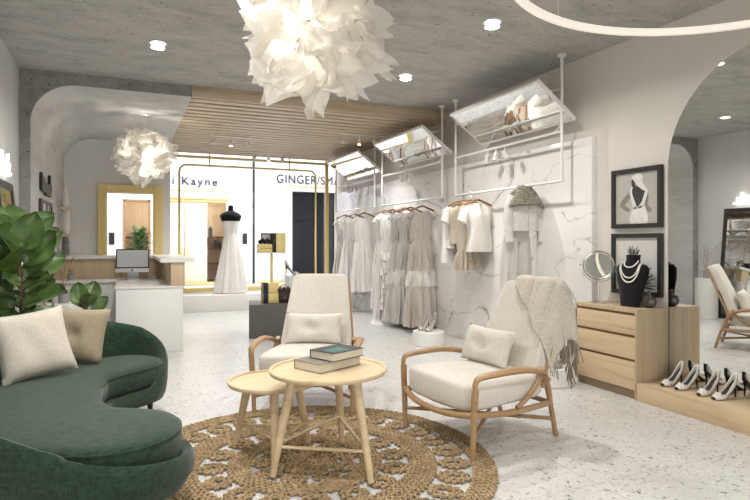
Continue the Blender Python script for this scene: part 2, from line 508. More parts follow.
# shop window: gold mullions, top rail and pane
w = MB().span(4.05, 4.12, YW - .04, YW + .04, 0, 3.12, .004).span(.76, 4.1, YW - .03, YW + .03, 3.03, 3.08, .004).span(.76, 4.1, YW - .03, YW + .03, .32, .37, .004).span(.745, .80, YW - .03, YW + .03, 0, 3.1, .004)
wo = struct(w, 'window_1', M['gold'])
pane = MB().span(.80, 4.06, YW - .004, YW + .004, .36, 3.05).build('pane', M['glass'], wo)
struct(MB().span(.745, XR - .07, 11.16, 12.1, 0, .32, .004), 'trim_2', M['white'])
# front wall (behind the viewer) with an invented wide window, added to let daylight in
b = MB().span(XL, -.8, YF - .1, YF, 0, ZC).span(4.1, XR, YF - .1, YF, 0, ZC).span(-.8, 4.1, YF - .1, YF, 2.95, ZC)
struct(b, 'wall_front', M['white_wall'], smooth=0)
b = MB()
for x in (-.78, .83, 2.45, 4.06): b.span(x - .025, x + .025, YF - .06, YF - .01, 0, 2.95)
b.span(-.8, 4.1, YF - .06, YF - .01, 2.9, 2.95).span(-.8, 4.1, YF - .06, YF - .01, 0, .06)
w2 = struct(b, 'added_window', M['gold'], smooth=0)
MB().span(-.78, 4.08, YF - .04, YF - .035, .05, 2.92).build('pane', M['glass'], w2, smooth=0)

# ------------------------------------------------------------------ the mall beyond the window
def text_obj(txt, size, loc, rot, mat, name, parent=None, ext=.01, sx=1.0, shear=0, spacing=1.0):
    c = bpy.data.curves.new(name, 'FONT'); c.body = txt; c.size = size; c.extrude = ext; c.shear = shear; c.space_character = spacing
    tmp = bpy.data.objects.new('tmp', c); COL.objects.link(tmp)
    dg = bpy.context.evaluated_depsgraph_get(); dg.update()
    me = bpy.data.meshes.new_from_object(tmp.evaluated_get(dg))
    bpy.data.objects.remove(tmp)
    me.transform(Matrix.LocRotScale(Vector(loc), rot.to_quaternion() if hasattr(rot, 'to_quaternion') else rot, Vector((sx, 1, 1))))
    me.materials.clear(); me.materials.append(mat)
    o = bpy.data.objects.new(name, me); COL.objects.link(o)
    if parent: o.parent = parent
    return o
from mathutils import Euler
YM = 18.0
struct(MB().span(-8, 16, YW + .2, 22, -.1, -.002), 'floor_mall', M['mall_white'])
struct(MB().span(-8, 16, YW + .3, 22, 5.0, 5.1), 'ceiling_mall', M['mall_white'])
struct(MB().span(-8.1, -8, YW, 22, 0, 5).span(-8, XL - .1, YW + .1, YW + .2, 0, 5), 'wall_mall', M['mall_white'])
struct(MB().span(-8, 16, YW + .12, YW + .3, 3.2, 5.0), 'wall_bulkhead', M['mall_white'])
def facade(x0, x1, holes):
    """boxes around openings (ax, bx, z0, z1)"""
    b = MB(); x = x0
    for (ax, bx, z1) in holes:
        if ax > x: b.span(x, ax, YM, YM + .25, 0, 5)
        b.span(ax, bx, YM, YM + .25, z1, 5); x = bx
    if x < x1: b.span(x, x1, YM, YM + .25, 0, 5)
    return b
sh = thing('shop_front', 'white shop front lettered ali Kayne with birch doors, across the corridor', 'shop front', (0, YM, 0))
def sub(mb, name, mat, parent, sm=35):
    mb.v = [(p[0], p[1] - YM, p[2]) for p in mb.v]
    return mb.build(name, mat, parent, sm)
sub(facade(-8, 3.66, [(-.05, .62, 2.5), (.95, 2.86, 2.58)]), 'facade', M['mall_white'], sh, 0)
# doors of the first shop
for k, (a, c) in enumerate(((.97, 1.60), (1.62, 2.28))):
    d = sub(MB().span(a, c, YM + .02, YM + .08, .05, 2.54, .004), 'door', M['mall_wood'], sh)
    hx = c - .07 if k == 0 else a + .07
    sub(MB().tube([(hx, YM - .05, .8), (hx, YM - .05, 1.15)], .018), 'handle', M['gold'], d)
sub(MB().span(.9, 2.95, YM - .06, YM, 2.62, 2.66).span(.9, 2.95, YM - .04, YM, 2.86, 2.89).span(.95, 2.9, YM - .03, YM + .02, 2.54, 2.60), 'trim_rail', M['gold_frame'], sh)
sub(MB().span(-.08, -.03, YM - .05, YM + .1, 0, 2.55).span(.6, .66, YM - .05, YM + .1, 0, 2.55).span(-.08, .66, YM - .05, YM + .1, 2.5, 2.56), 'door_frame', M['tan_wood'], sh, 0)
t_ = text_obj('ali Kayne', .34, (.93, -.03, 3.05), Euler((PI / 2, 0, 0)), M['ink'], 'sign_lettering', sh, .012, 1.05, 0, 1.25)
for (hx, hz) in ((-.38, 1.42), (3.42, 1.42)):
    sub(MB().span(hx - .07, hx + .07, YM - .05, YM, hz - .17, hz + .17, .01), 'entry_keypad', M['black'], sh)
sub(MB().span(-7.5, 3.6, YM - .03, YM, .02, .1), 'skirting', M['gold_frame'], sh, 0)
# interiors of first shop
b = MB().span(-.6, 3.2, YM + 2.4, YM + 2.5, 0, 3).span(-.7, -.6, YM + .26, YM + 2.5, 0, 3).span(3.2, 3.3, YM + .26, YM + 2.5, 0, 3)
sub(b, 'interior_wall', M['mall_wood'], sh, 0)
sub(MB().span(-.6, 3.2, YM + .26, YM + 2.4, 2.75, 2.8), 'interior_glow_ceiling', M['pink'], sh, 0)  # unseen ceiling made to glow, added to light the shop interior
sub(MB().span(-.6, 3.2, YM + .26, YM + 2.4, .001, .02), 'interior_floor', M['brown'], sh, 0)
b = MB()
for z in (.55, 1.05, 1.45): b.span(.0, 3.1, YM + 1.9, YM + 2.38, z, z + .05)
sub(b, 'display_shelf', M['brown'], sh, 0)
random.seed(3)
k_ = MB()
for i in range(20):
    x = .05 + i * .152; z = random.choice((.6, 1.1, 1.5)); h = random.uniform(.08, .2)
    k_.sell((x, YM + 2.0, z + h * .8), (.07, .09, h), .8, .8, nu=10, nv=8)
sub(k_, 'stock', M['bagbrown'], sh)['kind'] = 'stuff'
# potted bush at the corridor shop, seen through the gold doorway
def leaf(mb, base, dirv, L, W, droop=.3, up=Vector((0, 0, 1)), nu=9, nv=5, fold=.12, wav=.03):
    d = Vector(dirv).normalized(); side = d.cross(up)
    side = side.normalized() if side.length > 1e-4 else Vector((1, 0, 0))
    nn = side.cross(d).normalized(); ph = random.random() * 6
    def f(u, v):
        w = W * (math.sin(PI * min(1, u ** .75 * .98 + .01)) ** .7) * (.75 + .45 * u)
        s = (v - .5) * 2
        p = Vector(base) + d * (L * u) + side * (w * s * .5) + nn * (-droop * L * u * u + fold * W * abs(s) + wav * L * math.sin(u * 9 + ph + s * 2) * abs(s))
        return tuple(p)
    mb.grid(nu, nv, f)
pb = thing('corridor_plant', 'dark green bush in a white pot outside the shop, seen through the gold doorway', 'plant', (.33, 17.2, 0))
MB().lathe([(.16, 0), (.2, .35), (.2, .36), (.17, .36), (.15, .3)]).build('pot', M['pot'], pb)
b = MB()
MB().tube([(0, 0, .3), (0, 0, 1.3)], .02).build('trunk', M['twig'], pb)
for i in range(130):
    a = random.random() * 2 * PI; e = random.uniform(.1, 1.4)
    leaf(b, (.05 * math.cos(a), .05 * math.sin(a), random.uniform(.7, 1.6)), (math.cos(a) * math.cos(e), math.sin(a) * math.cos(e), math.sin(e)), random.uniform(.2, .36), .12)
b.build('foliage', M['leaf'], pb)
# second shop
s2 = thing('shop_front', 'white shop front lettered GINGER/SMART with a dark slate doorway', 'shop front', (0, YM, 0))
sub(facade(3.74, 14, [(4.95, 6.5, 2.98)]), 'facade', M['mall_white'], s2, 0)
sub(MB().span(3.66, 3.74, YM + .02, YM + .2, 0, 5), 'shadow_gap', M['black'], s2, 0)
# splayed surround
def splay():
    b = MB(); x0, x1, z = 4.95, 6.5, 2.98; q = .30; d = -.22
    b.add([(x0 - q, d, 0), (x0, .3, 0), (x0, .3, z), (x0 - q, d, z + .16)], [(0, 1, 2, 3)])
    b.add([(x1 + q, d, 0), (x1, .3, 0), (x1, .3, z), (x1 + q, d, z + .16)], [(3, 2, 1, 0)])
    b.add([(x0 - q, d, z + .16), (x0, .3, z), (x1, .3, z), (x1 + q, d, z + .16)], [(0, 1, 2, 3)])
    return b
splay().build('door_surround', M['mall_wood'], s2, 0, solid=.02)
dd = sub(MB().span(4.95, 6.1, YM + .28, YM + .34, 0, 2.98), 'door', M['slate'], s2, 0)
sub(MB().span(6.1, 6.5, YM + .28, YM + .34, 0, 2.98), 'side_panel', M['black'], s2, 0)
text_obj('GINGER/SMART', .40, (4.42, -.03, 3.22), Euler((PI / 2, 0, 0)), M['ink'], 'sign_lettering', s2, .012, .86, 0, 1.12)
sub(MB().span(3.8, 4.6, YM - .03, YM, .02, .1), 'skirting', M['gold_frame'], s2, 0)

# ------------------------------------------------------------------ hanging gold display frame + mannequin
t = thing('hanging_display_rail', 'rounded gold tube frame hanging on two rods in the shop window', 'display rail', (2.36, 11.78, 0))
x0, x1, z0, z1, rr = -1.40, 1.40, .40, 2.86, .14
pts = []
for (cx, cz, a0) in ((x1 - rr, z1 - rr, 0), (x0 + rr, z1 - rr, PI / 2), (x0 + rr, z0 + rr, PI), (x1 - rr, z0 + rr, 1.5 * PI)):
    for k in range(7):
        a = a0 + PI / 2 * k / 6
        pts.append((cx + rr * math.cos(a), 0, cz + rr * math.sin(a)))
MB().tube(pts, .022, 8, closed=True).build('frame_tube', M['gold'], t)
for x in (-.82, .82):
    MB().cyl((x, 0, z1), (x, 0, 3.115), .014, seg=8).build('hanging_rod', M['gold'], t)

t = thing('dress_form', 'black dress form in a long white strapless gown standing on the window podium', 'mannequin', (1.90, 11.45, .32))
b = MB().lathe([(.20, 0), (.20, .012), (.03, .03), (.015, .05), (.015, .85)], seg=28)
b.build('base', M['chrome'], t)
prof = [(.02, .8), (.13, .9), (.145, 1.0), (.12, 1.12), (.115, 1.18), (.14, 1.3), (.165, 1.40), (.20, 1.47), (.215, 1.52), (.19, 1.56), (.12, 1.60), (.055, 1.63), (.05, 1.70), (.052, 1.72), (.01, 1.74)]
MB().lathe(prof, seg=32, sy=.62).build('torso', M['velvet'], t)
def skirt(prof, n=96, folds=11, seed=1, sy=.75, amp0=0, amp1=.12, ztop=None):
    b = MB(); rnd = random.Random(seed); ph = [rnd.random() * 6.28 for _ in range(4)]
    zt, zb = prof[0][1], prof[-1][1]
    def f(u, v):
        th = 2 * PI * v; k = u * (len(prof) - 1); i = min(int(k), len(prof) - 2); q = k - i
        r = prof[i][0] * (1 - q) + prof[i + 1][0] * q; z = prof[i][1] * (1 - q) + prof[i + 1][1] * q
        uu = (zt - z) / (zt - zb)
        am = amp0 + (amp1 - amp0) * uu
        w = math.sin(folds * th + ph[0]) * .6 + math.sin((folds * 2 - 3) * th + ph[1] + uu) * .35 + math.sin(3 * th + ph[2] + 2 * uu) * .3
        r2 = r * (1 + am * w)
        return (r2 * math.cos(th), r2 * math.sin(th) * sy, z)
    b.grid(26, n, f, cv=True)
    return b
skirt([(.17, 1.42), (.155, 1.34), (.125, 1.18), (.15, 1.02), (.19, .8), (.24, .5), (.29, .2), (.31, .015)], seed=4, folds=9, sy=.7, amp1=.16).build('gown', M['dress_w'], t, 60)

# ------------------------------------------------------------------ reception counter
t = thing('reception_counter', 'white L-shaped reception counter with timber band and white ledge', 'counter', (0, 7.33, 0))
CY = 7.33
b = MB().span(-.11, .64, 0, 1.9, 0, .78, .003); b.build('desk_pedestal', M['white'], t)
MB().span(-.93, .64, 1.5, 2.25, .0, .76, .003).build('front_panel', M['white'], t)
MB().span(-.94, .50, 1.45, 1.95, .765, .80, .003).span(-.12, .65, -.01, 1.6, .78, .80, .003).build('desk_top', M['white'], t)
MB().span(-.95, .5, 1.95, 2.15, .8, 1.09, .002).span(.50, .66, -.005, 2.15, .8, 1.09, .002).build('timber_band', M['counter_wood'], t)
MB().prism([(-.965, 1.86), (.38, 1.86), (.38, -.03), (.78, -.03), (.78, 2.28), (-.965, 2.28)], 1.09, 1.135).build('ledge', M['white'], t, 0)
# computer
t = thing('desktop_computer', 'slim silver desktop computer with pale screen standing on the reception desk', 'computer', (.085, 8.85, .80), R_(-8))
mm = M4((0, 0, .10), rx=R_(-8)) @ Matrix.Scale(.84, 4)
MB().span(-.265, .265, -.012, .012, .0, .40, .006, mm).build('housing', M['alu'], t)
MB().span(-.265, .265, -.018, -.010, .07, .40, .003, mm).build('bezel', M['black'], t)
MB().span(-.245, .245, -.022, -.017, .09, .38, 0, mm).build('screen', M['screen'], t, 0)
b = MB(); b.sell((-.002, -.0, 0), (.014, .003, .015), .8, .8, m=mm @ Matrix.Translation((0, -.016, .035)), nu=14, nv=8)
b.sell((.004, 0, .02), (.004, .002, .008), 1, 1, m=mm @ Matrix.Translation((0, -.016, .035)), nu=8, nv=6); b.build('emblem', M['black'], t)
b = MB().span(-.09, .09, -.07, .09, 0, .008, .003); b.add([(-.08, .09, .005), (.08, .09, .005), (.07, .0, .13), (-.07, .0, .13), (-.08, .082, .005), (.08, .082, .005), (.07, -.008, .13), (-.07, -.008, .13)], [(0, 1, 2, 3), (7, 6, 5, 4), (0, 3, 7, 4), (1, 5, 6, 2), (0, 4, 5, 1), (3, 2, 6, 7)])
b.build('stand', M['alu'], t)
t = thing('pen_cup', 'small grey pen cup on the low end of the reception desk', 'pen cup', (-.70, 8.98, .80))
MB().lathe([(.04, 0), (.045, .09), (.04, .09), (.035, .01)]).build('cup', M['twigglass'], t)
for k in range(3): MB().cyl((.01 * k - .01, 0, .02), (.03 * k - .03, .01, .15), .004, seg=6).build('pen', M['ink'], t)

# ------------------------------------------------------------------ niche wall pieces
t = thing('wall_picture', 'wide black-framed abstract print on the niche wall', 'picture', (-.97, 8.5, 1.59))
b = frame_mb(0, .03, .55, .28, .035)
b.build('frame', M['black_frame'], t, 0)
MB().span(.002, .012, -.53, .53, -.27, .27).build('print', M['paper_l'], t, 0)
for k, (a, c) in enumerate(((-.40, -.28), (-.02, .16), (.30, .42))):
    MB().add([(.014, a, -.24), (.014, c, -.24), (.014, c + .03, .24), (.014, a + .02, .24)], [(0, 1, 2, 3)]).build('brush_stroke', M['pr_dark'], t, 0, solid=.002)
pl = [(-.5, -.1), (-.1, -.12), (-.05, -.15), (.45, -.14), (.45, -.02), (.52, -.02), (.52, .1), (.42, .1), (.42, .26), (.3, .26), (.3, .08), (-.25, .06), (-.25, .12), (-.5, .2)]
o = MB().prism(pl, 0, .03, 'x').build('wall_ornament', M['black'], loc=(-.968, 8.5, 2.05), smooth=0); o.scale = (1, 1, .72)
tag(o, 'black jagged cut-out ornament fixed on the niche wall above the wide print', 'wall ornament')
for k, z in enumerate((1.44, 1.86)):
    b = MB()
    p = [(-.02, -.17), (-.02, .17)] + [(.17 * math.sin(PI * i / 16), .17 * math.cos(PI * i / 16)) for i in range(17)]
    b.prism(p, -.018, .018)
    o = b.build('wall_shelf', M['oak'], loc=(-.952, 10.2, z), smooth=30)
    tag(o, ('lower' if k == 0 else 'upper') + ' of two small rounded oak shelves in the niche corner', 'shelf', 'small corner shelves')
o = MB().lathe([(.05, 0), (.062, .1), (.066, .3), (.05, .384), (.04, .384), (.04, .3)]).build('vase', M['dress_w'], loc=(-.88, 10.2, 1.459))
tag(o, 'tall white vase between the two small oak shelves', 'vase')
o = MB().lathe([(.055, 0), (.06, .1), (.03, .3), (.012, .36), (.002, .37)]).build('vase', M['dress_w'], loc=(-.88, 10.2, 1.879))
tag(o, 'pointed white vase on the upper small oak shelf', 'vase')
t = thing('floor_stand', 'dark patterned slim stand below the lower small oak shelf', 'stand', (-.87, 10.15, 0))
MB().lathe([(.09, 0), (.09, .02), (.03, .05), (.035, .5), (.05, 1.0), (.06, 1.2), (.045, 1.4), (.04, 1.42)]).build('body', M['pr_mid'], t)

# ------------------------------------------------------------------ ceiling lamps
def downlight(x, y, label):
    t = thing('ceiling_downlight', label, 'ceiling light', (x, y, ZC), 0, 'recessed round ceiling downlights')
    MB().lathe([(.085, -.001), (.085, -.012), (.066, -.012), (.062, -.004), (.0, -.004)]).build('trim_ring', M['white_metal'], t)
    MB().lathe([(.06, -.014), (.03, -.02), (.0, -.021)]).build('lens', M['lampdisc'], t)
    L = bpy.data.lights.new('downlight_lamp', 'AREA'); L.shape = 'DISK'; L.size = .5; L.energy = 30; L.color = (1, .97, .93)
    L.spread = R_(150)
    lo = bpy.data.objects.new('downlight_lamp', L); COL.objects.link(lo); lo.parent = t; lo.location = (0, 0, -.05)
    lo.visible_camera = True
    L.size = .12
downlight(.28, 5.81, 'round ceiling downlight on the concrete above the sofa end, beside the portal')
downlight(2.93, 5.81, 'round ceiling downlight between the big petal lamp and the tilted mirrors')
downlight(2.90, 4.09, 'round ceiling downlight just beside the white ring lamp')
downlight(.28, 4.09, 'round ceiling downlight above the green sofa')
downlight(.28, 2.4, 'round ceiling downlight above the near end of the sofa')
downlight(.28, .6, 'round ceiling downlight overhead by the entrance, on the sofa side')
downlight(2.90, .6, 'round ceiling downlight overhead by the entrance, on the mirror side')

# ring lamp
t = thing('ring_lamp', 'large thin white ring lamp hanging under the concrete ceiling', 'ceiling light', (2.88, 1.75, 2.83))
n = 96; rr = 1.27
def ringf(u, v):
    a = 2 * PI * u; k = int(round(v * 4)) % 4
    dr, dz = ((-.016, -.022), (.016, -.022), (.016, .022), (-.016, .022))[k]
    return ((rr + dr) * math.cos(a), (rr + dr) * math.sin(a), dz)
b = MB(); b.grid(n, 4, lambda u, v: ringf(u, v), cu=True, cv=True); b.build('ring_band', M['ringlight'], t)
for k in range(3):
    a = R_(200 + 120 * k + 20)
    MB().cyl((rr * math.cos(a), rr * math.sin(a), .02), (rr * math.cos(a), rr * math.sin(a), ZC - 2.83), .0025, seg=6).build('wire', M['white_metal'], t)

# petal pendant lamps
def petal_lamp(x, y, z, Rm, seed, label, n=64):
    t = thing('petal_pendant_lamp', label, 'pendant lamp', (x, y, z), 0, 'white petal pendant lamps')
    rnd = random.Random(seed); b = MB(); nn_ = n
    for i in range(n):
        zc = 1 - 2 * (i + .5) / n; zc *= .93
        az = i * 2.39996 + rnd.uniform(-.3, .3); h = math.sqrt(max(0, 1 - zc * zc))
        d = Vector((h * math.cos(az), h * math.sin(az), zc)).normalized()
        tilt = Vector((rnd.uniform(-1, 1), rnd.uniform(-1, 1), rnd.uniform(-1, 1))).normalized()
        side = d.cross(tilt).normalized(); nn = side.cross(d)
        L = Rm * rnd.uniform(.76, 1.14); W = Rm * rnd.uniform(.55, .95); p1, p2, cur = rnd.random() * 6, rnd.random() * 6, rnd.uniform(-.5, .5)
        st = rnd.uniform(.18, .42) * Rm
        sp = rnd.uniform(3, 5); jag = rnd.uniform(.08, .30)
        def f(u, v):
            s = (v - .5) * 2
            w = W * (.25 + .75 * math.sin(min(1, u * 1.15) * PI * .5)) * (1 - .75 * max(0, (u - .62) / .38) ** 1.6)
            tip = L * (1 - jag * abs(math.sin(sp * s + p1)) - .12 * s * s)
            q = Vector((0, 0, 0)) + d * (st + (tip - st) * u) + side * (w * s * .5)
            q += nn * (.10 * Rm * math.sin(s * 4.0 + p2 + u * 3) * u + cur * Rm * u * u * .5 + .035 * Rm * math.sin(9 * u + 6 * s + p1))
            return tuple(q)
        b.grid(12, 11, f)
    b.build('petal_shade', M['petal'], t, 50)
    MB().cyl((0, 0, .05), (0, 0, (ZC if y < YB else 3.12) - z), .005, seg=6).build('cord', M['white_metal'], t)
    MB().lathe([(.05, 0), (.05, -.02), (.01, -.03)], (0, 0, (ZC if y < YB else 3.12) - z)).build('ceiling_rose', M['white_metal'], t)
    bo = MB().sell((0, 0, 0), (.045, .045, .05), 1, 1, nu=12, nv=8).build('bulb', M['bulb'], t)
    L = bpy.data.lights.new('petal_lamp_light', 'POINT'); L.energy = 42 if y > YB else 11; L.color = (1, .95, .87); L.shadow_soft_size = .06
    lo = bpy.data.objects.new('petal_lamp_light', L); COL.objects.link(lo); lo.parent = t; lo.location = (0, 0, -.02)
    return t
petal_lamp(.95, 3.0, 2.51, .50, 5, 'big white petal pendant lamp hanging over the coffee tables', 62)
petal_lamp(.25, 8.5, 2.56, .50, 9, 'smaller white petal pendant lamp hanging above the reception counter', 62)

# track spots on the slat ceiling
def spot_head(mb, x, y, z, dx, dy, L=.09, r=.032):
    mb.cyl((x, y, z + .09), (x, y, z + .02), .008, seg=8)
    d = Vector((dx, dy, -1)).normalized()
    mb.cyl(Vector((x, y, z + .02)) - d * L * .3, Vector((x, y, z + .02)) + d * L * .7, r * .85, r, seg=14)
def track(x, y, label, w=.34, e=75):
    t = thing('track_spotlight', label, 'spotlight', (x, y, 3.12), 0, 'spotlight trios under the slats')
    MB().span(-w, w, -.02, .02, -.02, 0, .003).build('track_bar', M['white_metal'], t)
    for k, dx in enumerate((-w * .8, 0, w * .8)):
        b = MB(); spot_head(b, dx, 0, -.12, (-.5, 0, .5)[k], -.3 * (k != 1))
        h = b.build('spot_head', M['white_metal'], t)
        if k == 1: MB().lathe([(.026, 0), (0, -.004)], (dx, 0, -.172)).build('lens', M['lampdisc'], h)
        q = bpy.data.lights.new('track_spot', 'SPOT'); q.energy = e; q.spot_size = R_(125); q.spot_blend = 1; q.shadow_soft_size = .05; q.color = (1, .985, .96)
        qo = bpy.data.objects.new('track_spot', q); COL.objects.link(qo); qo.parent = t; qo.location = (dx, 0, -.21); qo.rotation_euler = (R_((0, -14, 8)[k]), R_((-12, 0, 12)[k]), 0)
track(1.62, 9.75, 'trio of small spotlights under the slats near the gold doorway side')
track(3.55, 8.75, 'trio of small spotlights under the slats above the hanging dresses', .34, 38)
track(2.62, 11.3, 'trio of small spotlights under the slats just before the shop window')

# ------------------------------------------------------------------ racks on the marble wall
XRK = 4.06; RZ = 1.96
def rack(yn, label):
    t = thing('clothes_rack', label, 'clothes rack', (XRK, yn, 0), 0, 'white ceiling-hung clothes racks')
    L = 2.03
    for y in (0, L):
        MB().cyl((0, y, RZ), (0, y, ZC - .005), .016, seg=12).lathe([(.045, ZC - .001), (.045, ZC - .02), (.018, ZC - .035)], (0, y, 0), 16).build('post', M['white_metal'], t)
    MB().tube([(0, -.02, RZ), (0, L + .02, RZ)], .015, 10).build('rail', M['white_metal'], t)
    MB().tube([(0, 0, 2.466), (0, L, 2.466)], .014, 10).build('mirror_tube', M['white_metal'], t)
    MB().tube([(0, 0, 2.905), (0, L, 2.905)], .013, 10).build('top_tube', M['white_metal'], t)
    # tilted mirror, leaning into the room
    A = Vector((.12, 0, 2.58)); B = Vector((-.36, 0, 2.925)); d = (B - A).normalized(); nrm = Vector((d.z, 0, -d.x)) * -1
    y0, y1 = -.06, 1.59
    Lh = (B - A).length; mm = Matrix(((d.x, 0, nrm.x, A.x), (0, 1, 0, 0), (d.z, 0, nrm.z, A.z), (0, 0, 0, 1)))
    b = MB().span(.001, Lh - .001, y0 + .001, y1 - .001, -.028, -.004, .0, mm).span(0, Lh, y0, y0 + .022, -.03, .008, 0, mm).span(0, Lh, y1 - .022, y1, -.03, .008, 0, mm).span(0, .022, y0 + .022, y1 - .022, -.03, .008, 0, mm).span(Lh - .022, Lh, y0 + .022, y1 - .022, -.03, .008, 0, mm)
    f = b.build('tilted_mirror_frame', M['white_metal'], t, 0)
    MB().span(.02, Lh - .02, y0 + .02, y1 - .02, -.004, .002, 0, mm).build('mirror_glass', M['mirror'], f, 0)
    for (p, q) in (((0, .12, 2.905), (-.27, .12, 2.88)), ((0, 1.4, 2.905), (-.27, 1.4, 2.88)), ((0, .12, 2.466), (.10, .12, 2.57)), ((0, 1.4, 2.466), (.10, 1.4, 2.57))):
        MB().tube([p, q], .008, 8).build('bracket', M['white_metal'], t)
    for k, y in enumerate((.95, 1.12, 1.29)):
        b = MB(); spot_head(b, 0, y, 2.36, (.5, -.2, .3)[k], (-.5, .0, .5)[k], .10, .036)
        b.build('spot_head', M['white_metal'], t)
        q = bpy.data.lights.new('rack_spot', 'SPOT'); q.energy = 16; q.spot_size = R_(88); q.spot_blend = 1; q.shadow_soft_size = .03; q.color = (1, .985, .965)
        qo = bpy.data.objects.new('rack_spot', q); COL.objects.link(qo); qo.parent = t; qo.location = (-.04, y, 2.25); qo.rotation_euler = (R_((-24, 0, 24)[k]), R_(16), 0)
    return t
rack(4.53, 'white clothes rack holding the tee and the grey jacket, closest to the dresser')
rack(6.92, 'middle white clothes rack, holding the long gauze dresses')
rack(9.28, 'white clothes rack by the shop window holding pale dresses')

def hanger(y, label, tilt=0, x=XRK, hw=.2):
    t = thing('clothes_hanger', label, 'hanger', (x, y, RZ), tilt, 'wooden hangers on the white rails')
    MB().tube(smooth_path([(-.012, 0, -.005), (0, 0, .024), (.016, 0, .01), (.012, 0, -.02), (0, 0, -.05), (0, 0, -.09)], 5), .0028, 6).build('hook', M['chrome'], t)
    MB().tube(smooth_path([(-hw, 0, -.155), (-hw * .5, 0, -.12), (0, 0, -.088), (hw * .5, 0, -.12), (hw, 0, -.155)], 5), .013, 8, flat=1.1).build('shoulder_bar', M['hanger'], t)
    return t

def garment(mb, prof, n=72, folds=0, amp=0, seed=0, xo=0, cap=False):
    """prof: (z, halfwidth, halfdepth)"""
    rnd = random.Random(seed); p = [rnd.random() * 6.28 for _ in range(3)]
    zt, zb = prof[0][0], prof[-1][0]
    def f(u, v):
        th = 2 * PI * v; k = u * (len(prof) - 1); i = min(int(k), len(prof) - 2); q = k - i; q2 = q * q * (3 - 2 * q) * .5 + q * .5
        z, a, bb = [prof[i][j] * (1 - (q if j == 0 else q2)) + prof[i + 1][j] * (q if j == 0 else q2) for j in range(3)]
        uu = (zt - z) / max(1e-6, zt - zb)
        w = 0
        if folds: w = amp * uu ** .5 * (math.sin(folds * th + p[0]) + .5 * math.sin((2 * folds - 5) * th + p[1] + 2 * uu))
        w2 = .012 * math.sin(3 * th + p[2] + 5 * uu)
        x = spow(math.cos(th), .8) * (a * (1 + w * .3) + w2) + xo
        y = spow(math.sin(th), .8) * (bb + w * .9 * abs(bb) + w * .04)
        return (x, y, z)
    mb.grid(34, n, f, cv=True)
    return mb
def sleeve(mb, side, z, w, L, flare=.09, out=.12, drop=.22, r0=.075):
    mb.tube([(side * (w - .03), 0, z - .05), (side * (w + out * .5), -.005, z - drop * .35), (side * (w + out), -.01, z - drop)], [r0, r0 * .95, flare], 14, flat=.55, up=(0, 1, 0))

def place(t_name, label, cat, y, parts, x=4.03, rz=0, group=None):
    t = thing(t_name, label, cat, (x, y, RZ - (.045 if t_name in ('long_dress', 'short_sleeved_top') else 0)), rz, group)
    for (nm, mb, mat, kw) in parts: mb.build(nm, mat, t, 60, **kw)
    return t
# z below rail
def long_dress(y, mat, label, band=None, hw=.17, L=1.83, seed=0, folds=14, rz=0, x=4.03):
    bod = garment(MB(), [(-.14, .17, .03), (-.22, .19, .055), (-.35, .175, .065), (-.50, .155, .06), (-.56, .15, .06)], folds=18, amp=.12, seed=seed)
    zb = -L
    if band:
        z1 = -.56; z2 = -1.01; z3 = -1.24
        s1 = garment(MB(), [(z1, .15, .06), (-.7, .175, .075), (-.95, .2, .09), (z2, .215, .1)], folds=folds, amp=.22, seed=seed + 1)
        s2_ = garment(MB(), [(z2 + .01, .216, .102), (z3, .235, .11)], folds=folds, amp=.26, seed=seed + 1)
        s3 = garment(MB(), [(z3 + .01, .236, .112), (-1.6, .25, .12), (zb, .265, .13)], folds=folds, amp=.3, seed=seed + 1)
        parts = [('bodice', bod, mat, {}), ('skirt', s1, mat, {}), ('pale_band', s2_, M['dress_band'], {}), ('lower_skirt', s3, mat, {})]
    else:
        s1 = garment(MB(), [(-.55, .15, .06), (-.8, .19, .08), (-1.2, .225, .1), (zb, .255, .13)], folds=folds, amp=.26, seed=seed + 1)
        parts = [('bodice', bod, mat, {}), ('skirt', s1, mat, {})]
    for s in (-1, 1):
        fl = MB(); fl.grid(12, 6, lambda u, v, s=s: (s * (.12 + .09 * v + .02 * math.sin(u * 14)), -.06 + .12 * u + .012 * math.sin(v * 6 + u * 11), -.125 - .10 * v - .02 * math.sin(u * 9)))
        parts.append(('shoulder_frill', fl, mat, {}))
    wb = garment(MB(), [(-.545, .155, .064), (-.575, .155, .064)], n=40)
    parts.append(('waistband', wb, mat, {}))
    return place('long_dress', label, 'dress', y, parts, x=x, rz=rz, group='long dresses on the white rails')

# rack 2
long_dress(7.49, M['dress_b'], 'long taupe gauze dress with a pale band, in front of the two grey ones', True, seed=2)
long_dress(7.89, M['dress_g'], 'long grey gauze dress with a pale band hanging behind the closest taupe one', True, seed=5)
long_dress(8.10, M['dress_g'], 'long grey gauze dress with a pale band, innermost of the three banded ones', True, seed=8, x=4.0)
hanger(7.49, 'wooden hanger of the closest banded taupe dress', R_(4)); hanger(7.89, 'wooden hanger of the grey banded dress behind the taupe one', R_(-5)); hanger(8.10, 'wooden hanger of the innermost grey banded dress', R_(3))
def ruffle_strip(z0, z1, x0, w, seed, n=6):
    b = MB(); rnd = random.Random(seed)
    for k in range(n):
        z = z0 + (z1 - z0) * k / n; h = abs(z1 - z0) / n * 1.15; ph = rnd.random() * 6; o = rnd.uniform(-.03, .03)
        b.grid(26, 5, lambda u, v, z=z, ph=ph, h=h, o=o: (x0 + o + (u - .5) * w * (1 + .3 * v), -.13 - .05 * v - .025 * math.sin(u * 19 + ph) * v, z - h * v + .02 * math.sin(u * 7 + ph)))
    return b
d_ = long_dress(8.54, M['dress_w'], 'long white dress with a cascade of ruffles, beside the banded grey dresses', None, seed=11, x=3.98)
ruffle_strip(-.75, -1.75, -.1, .17, 3, 9).build('ruffle_cascade', M['dress_w'], d_, 60)
b = MB()
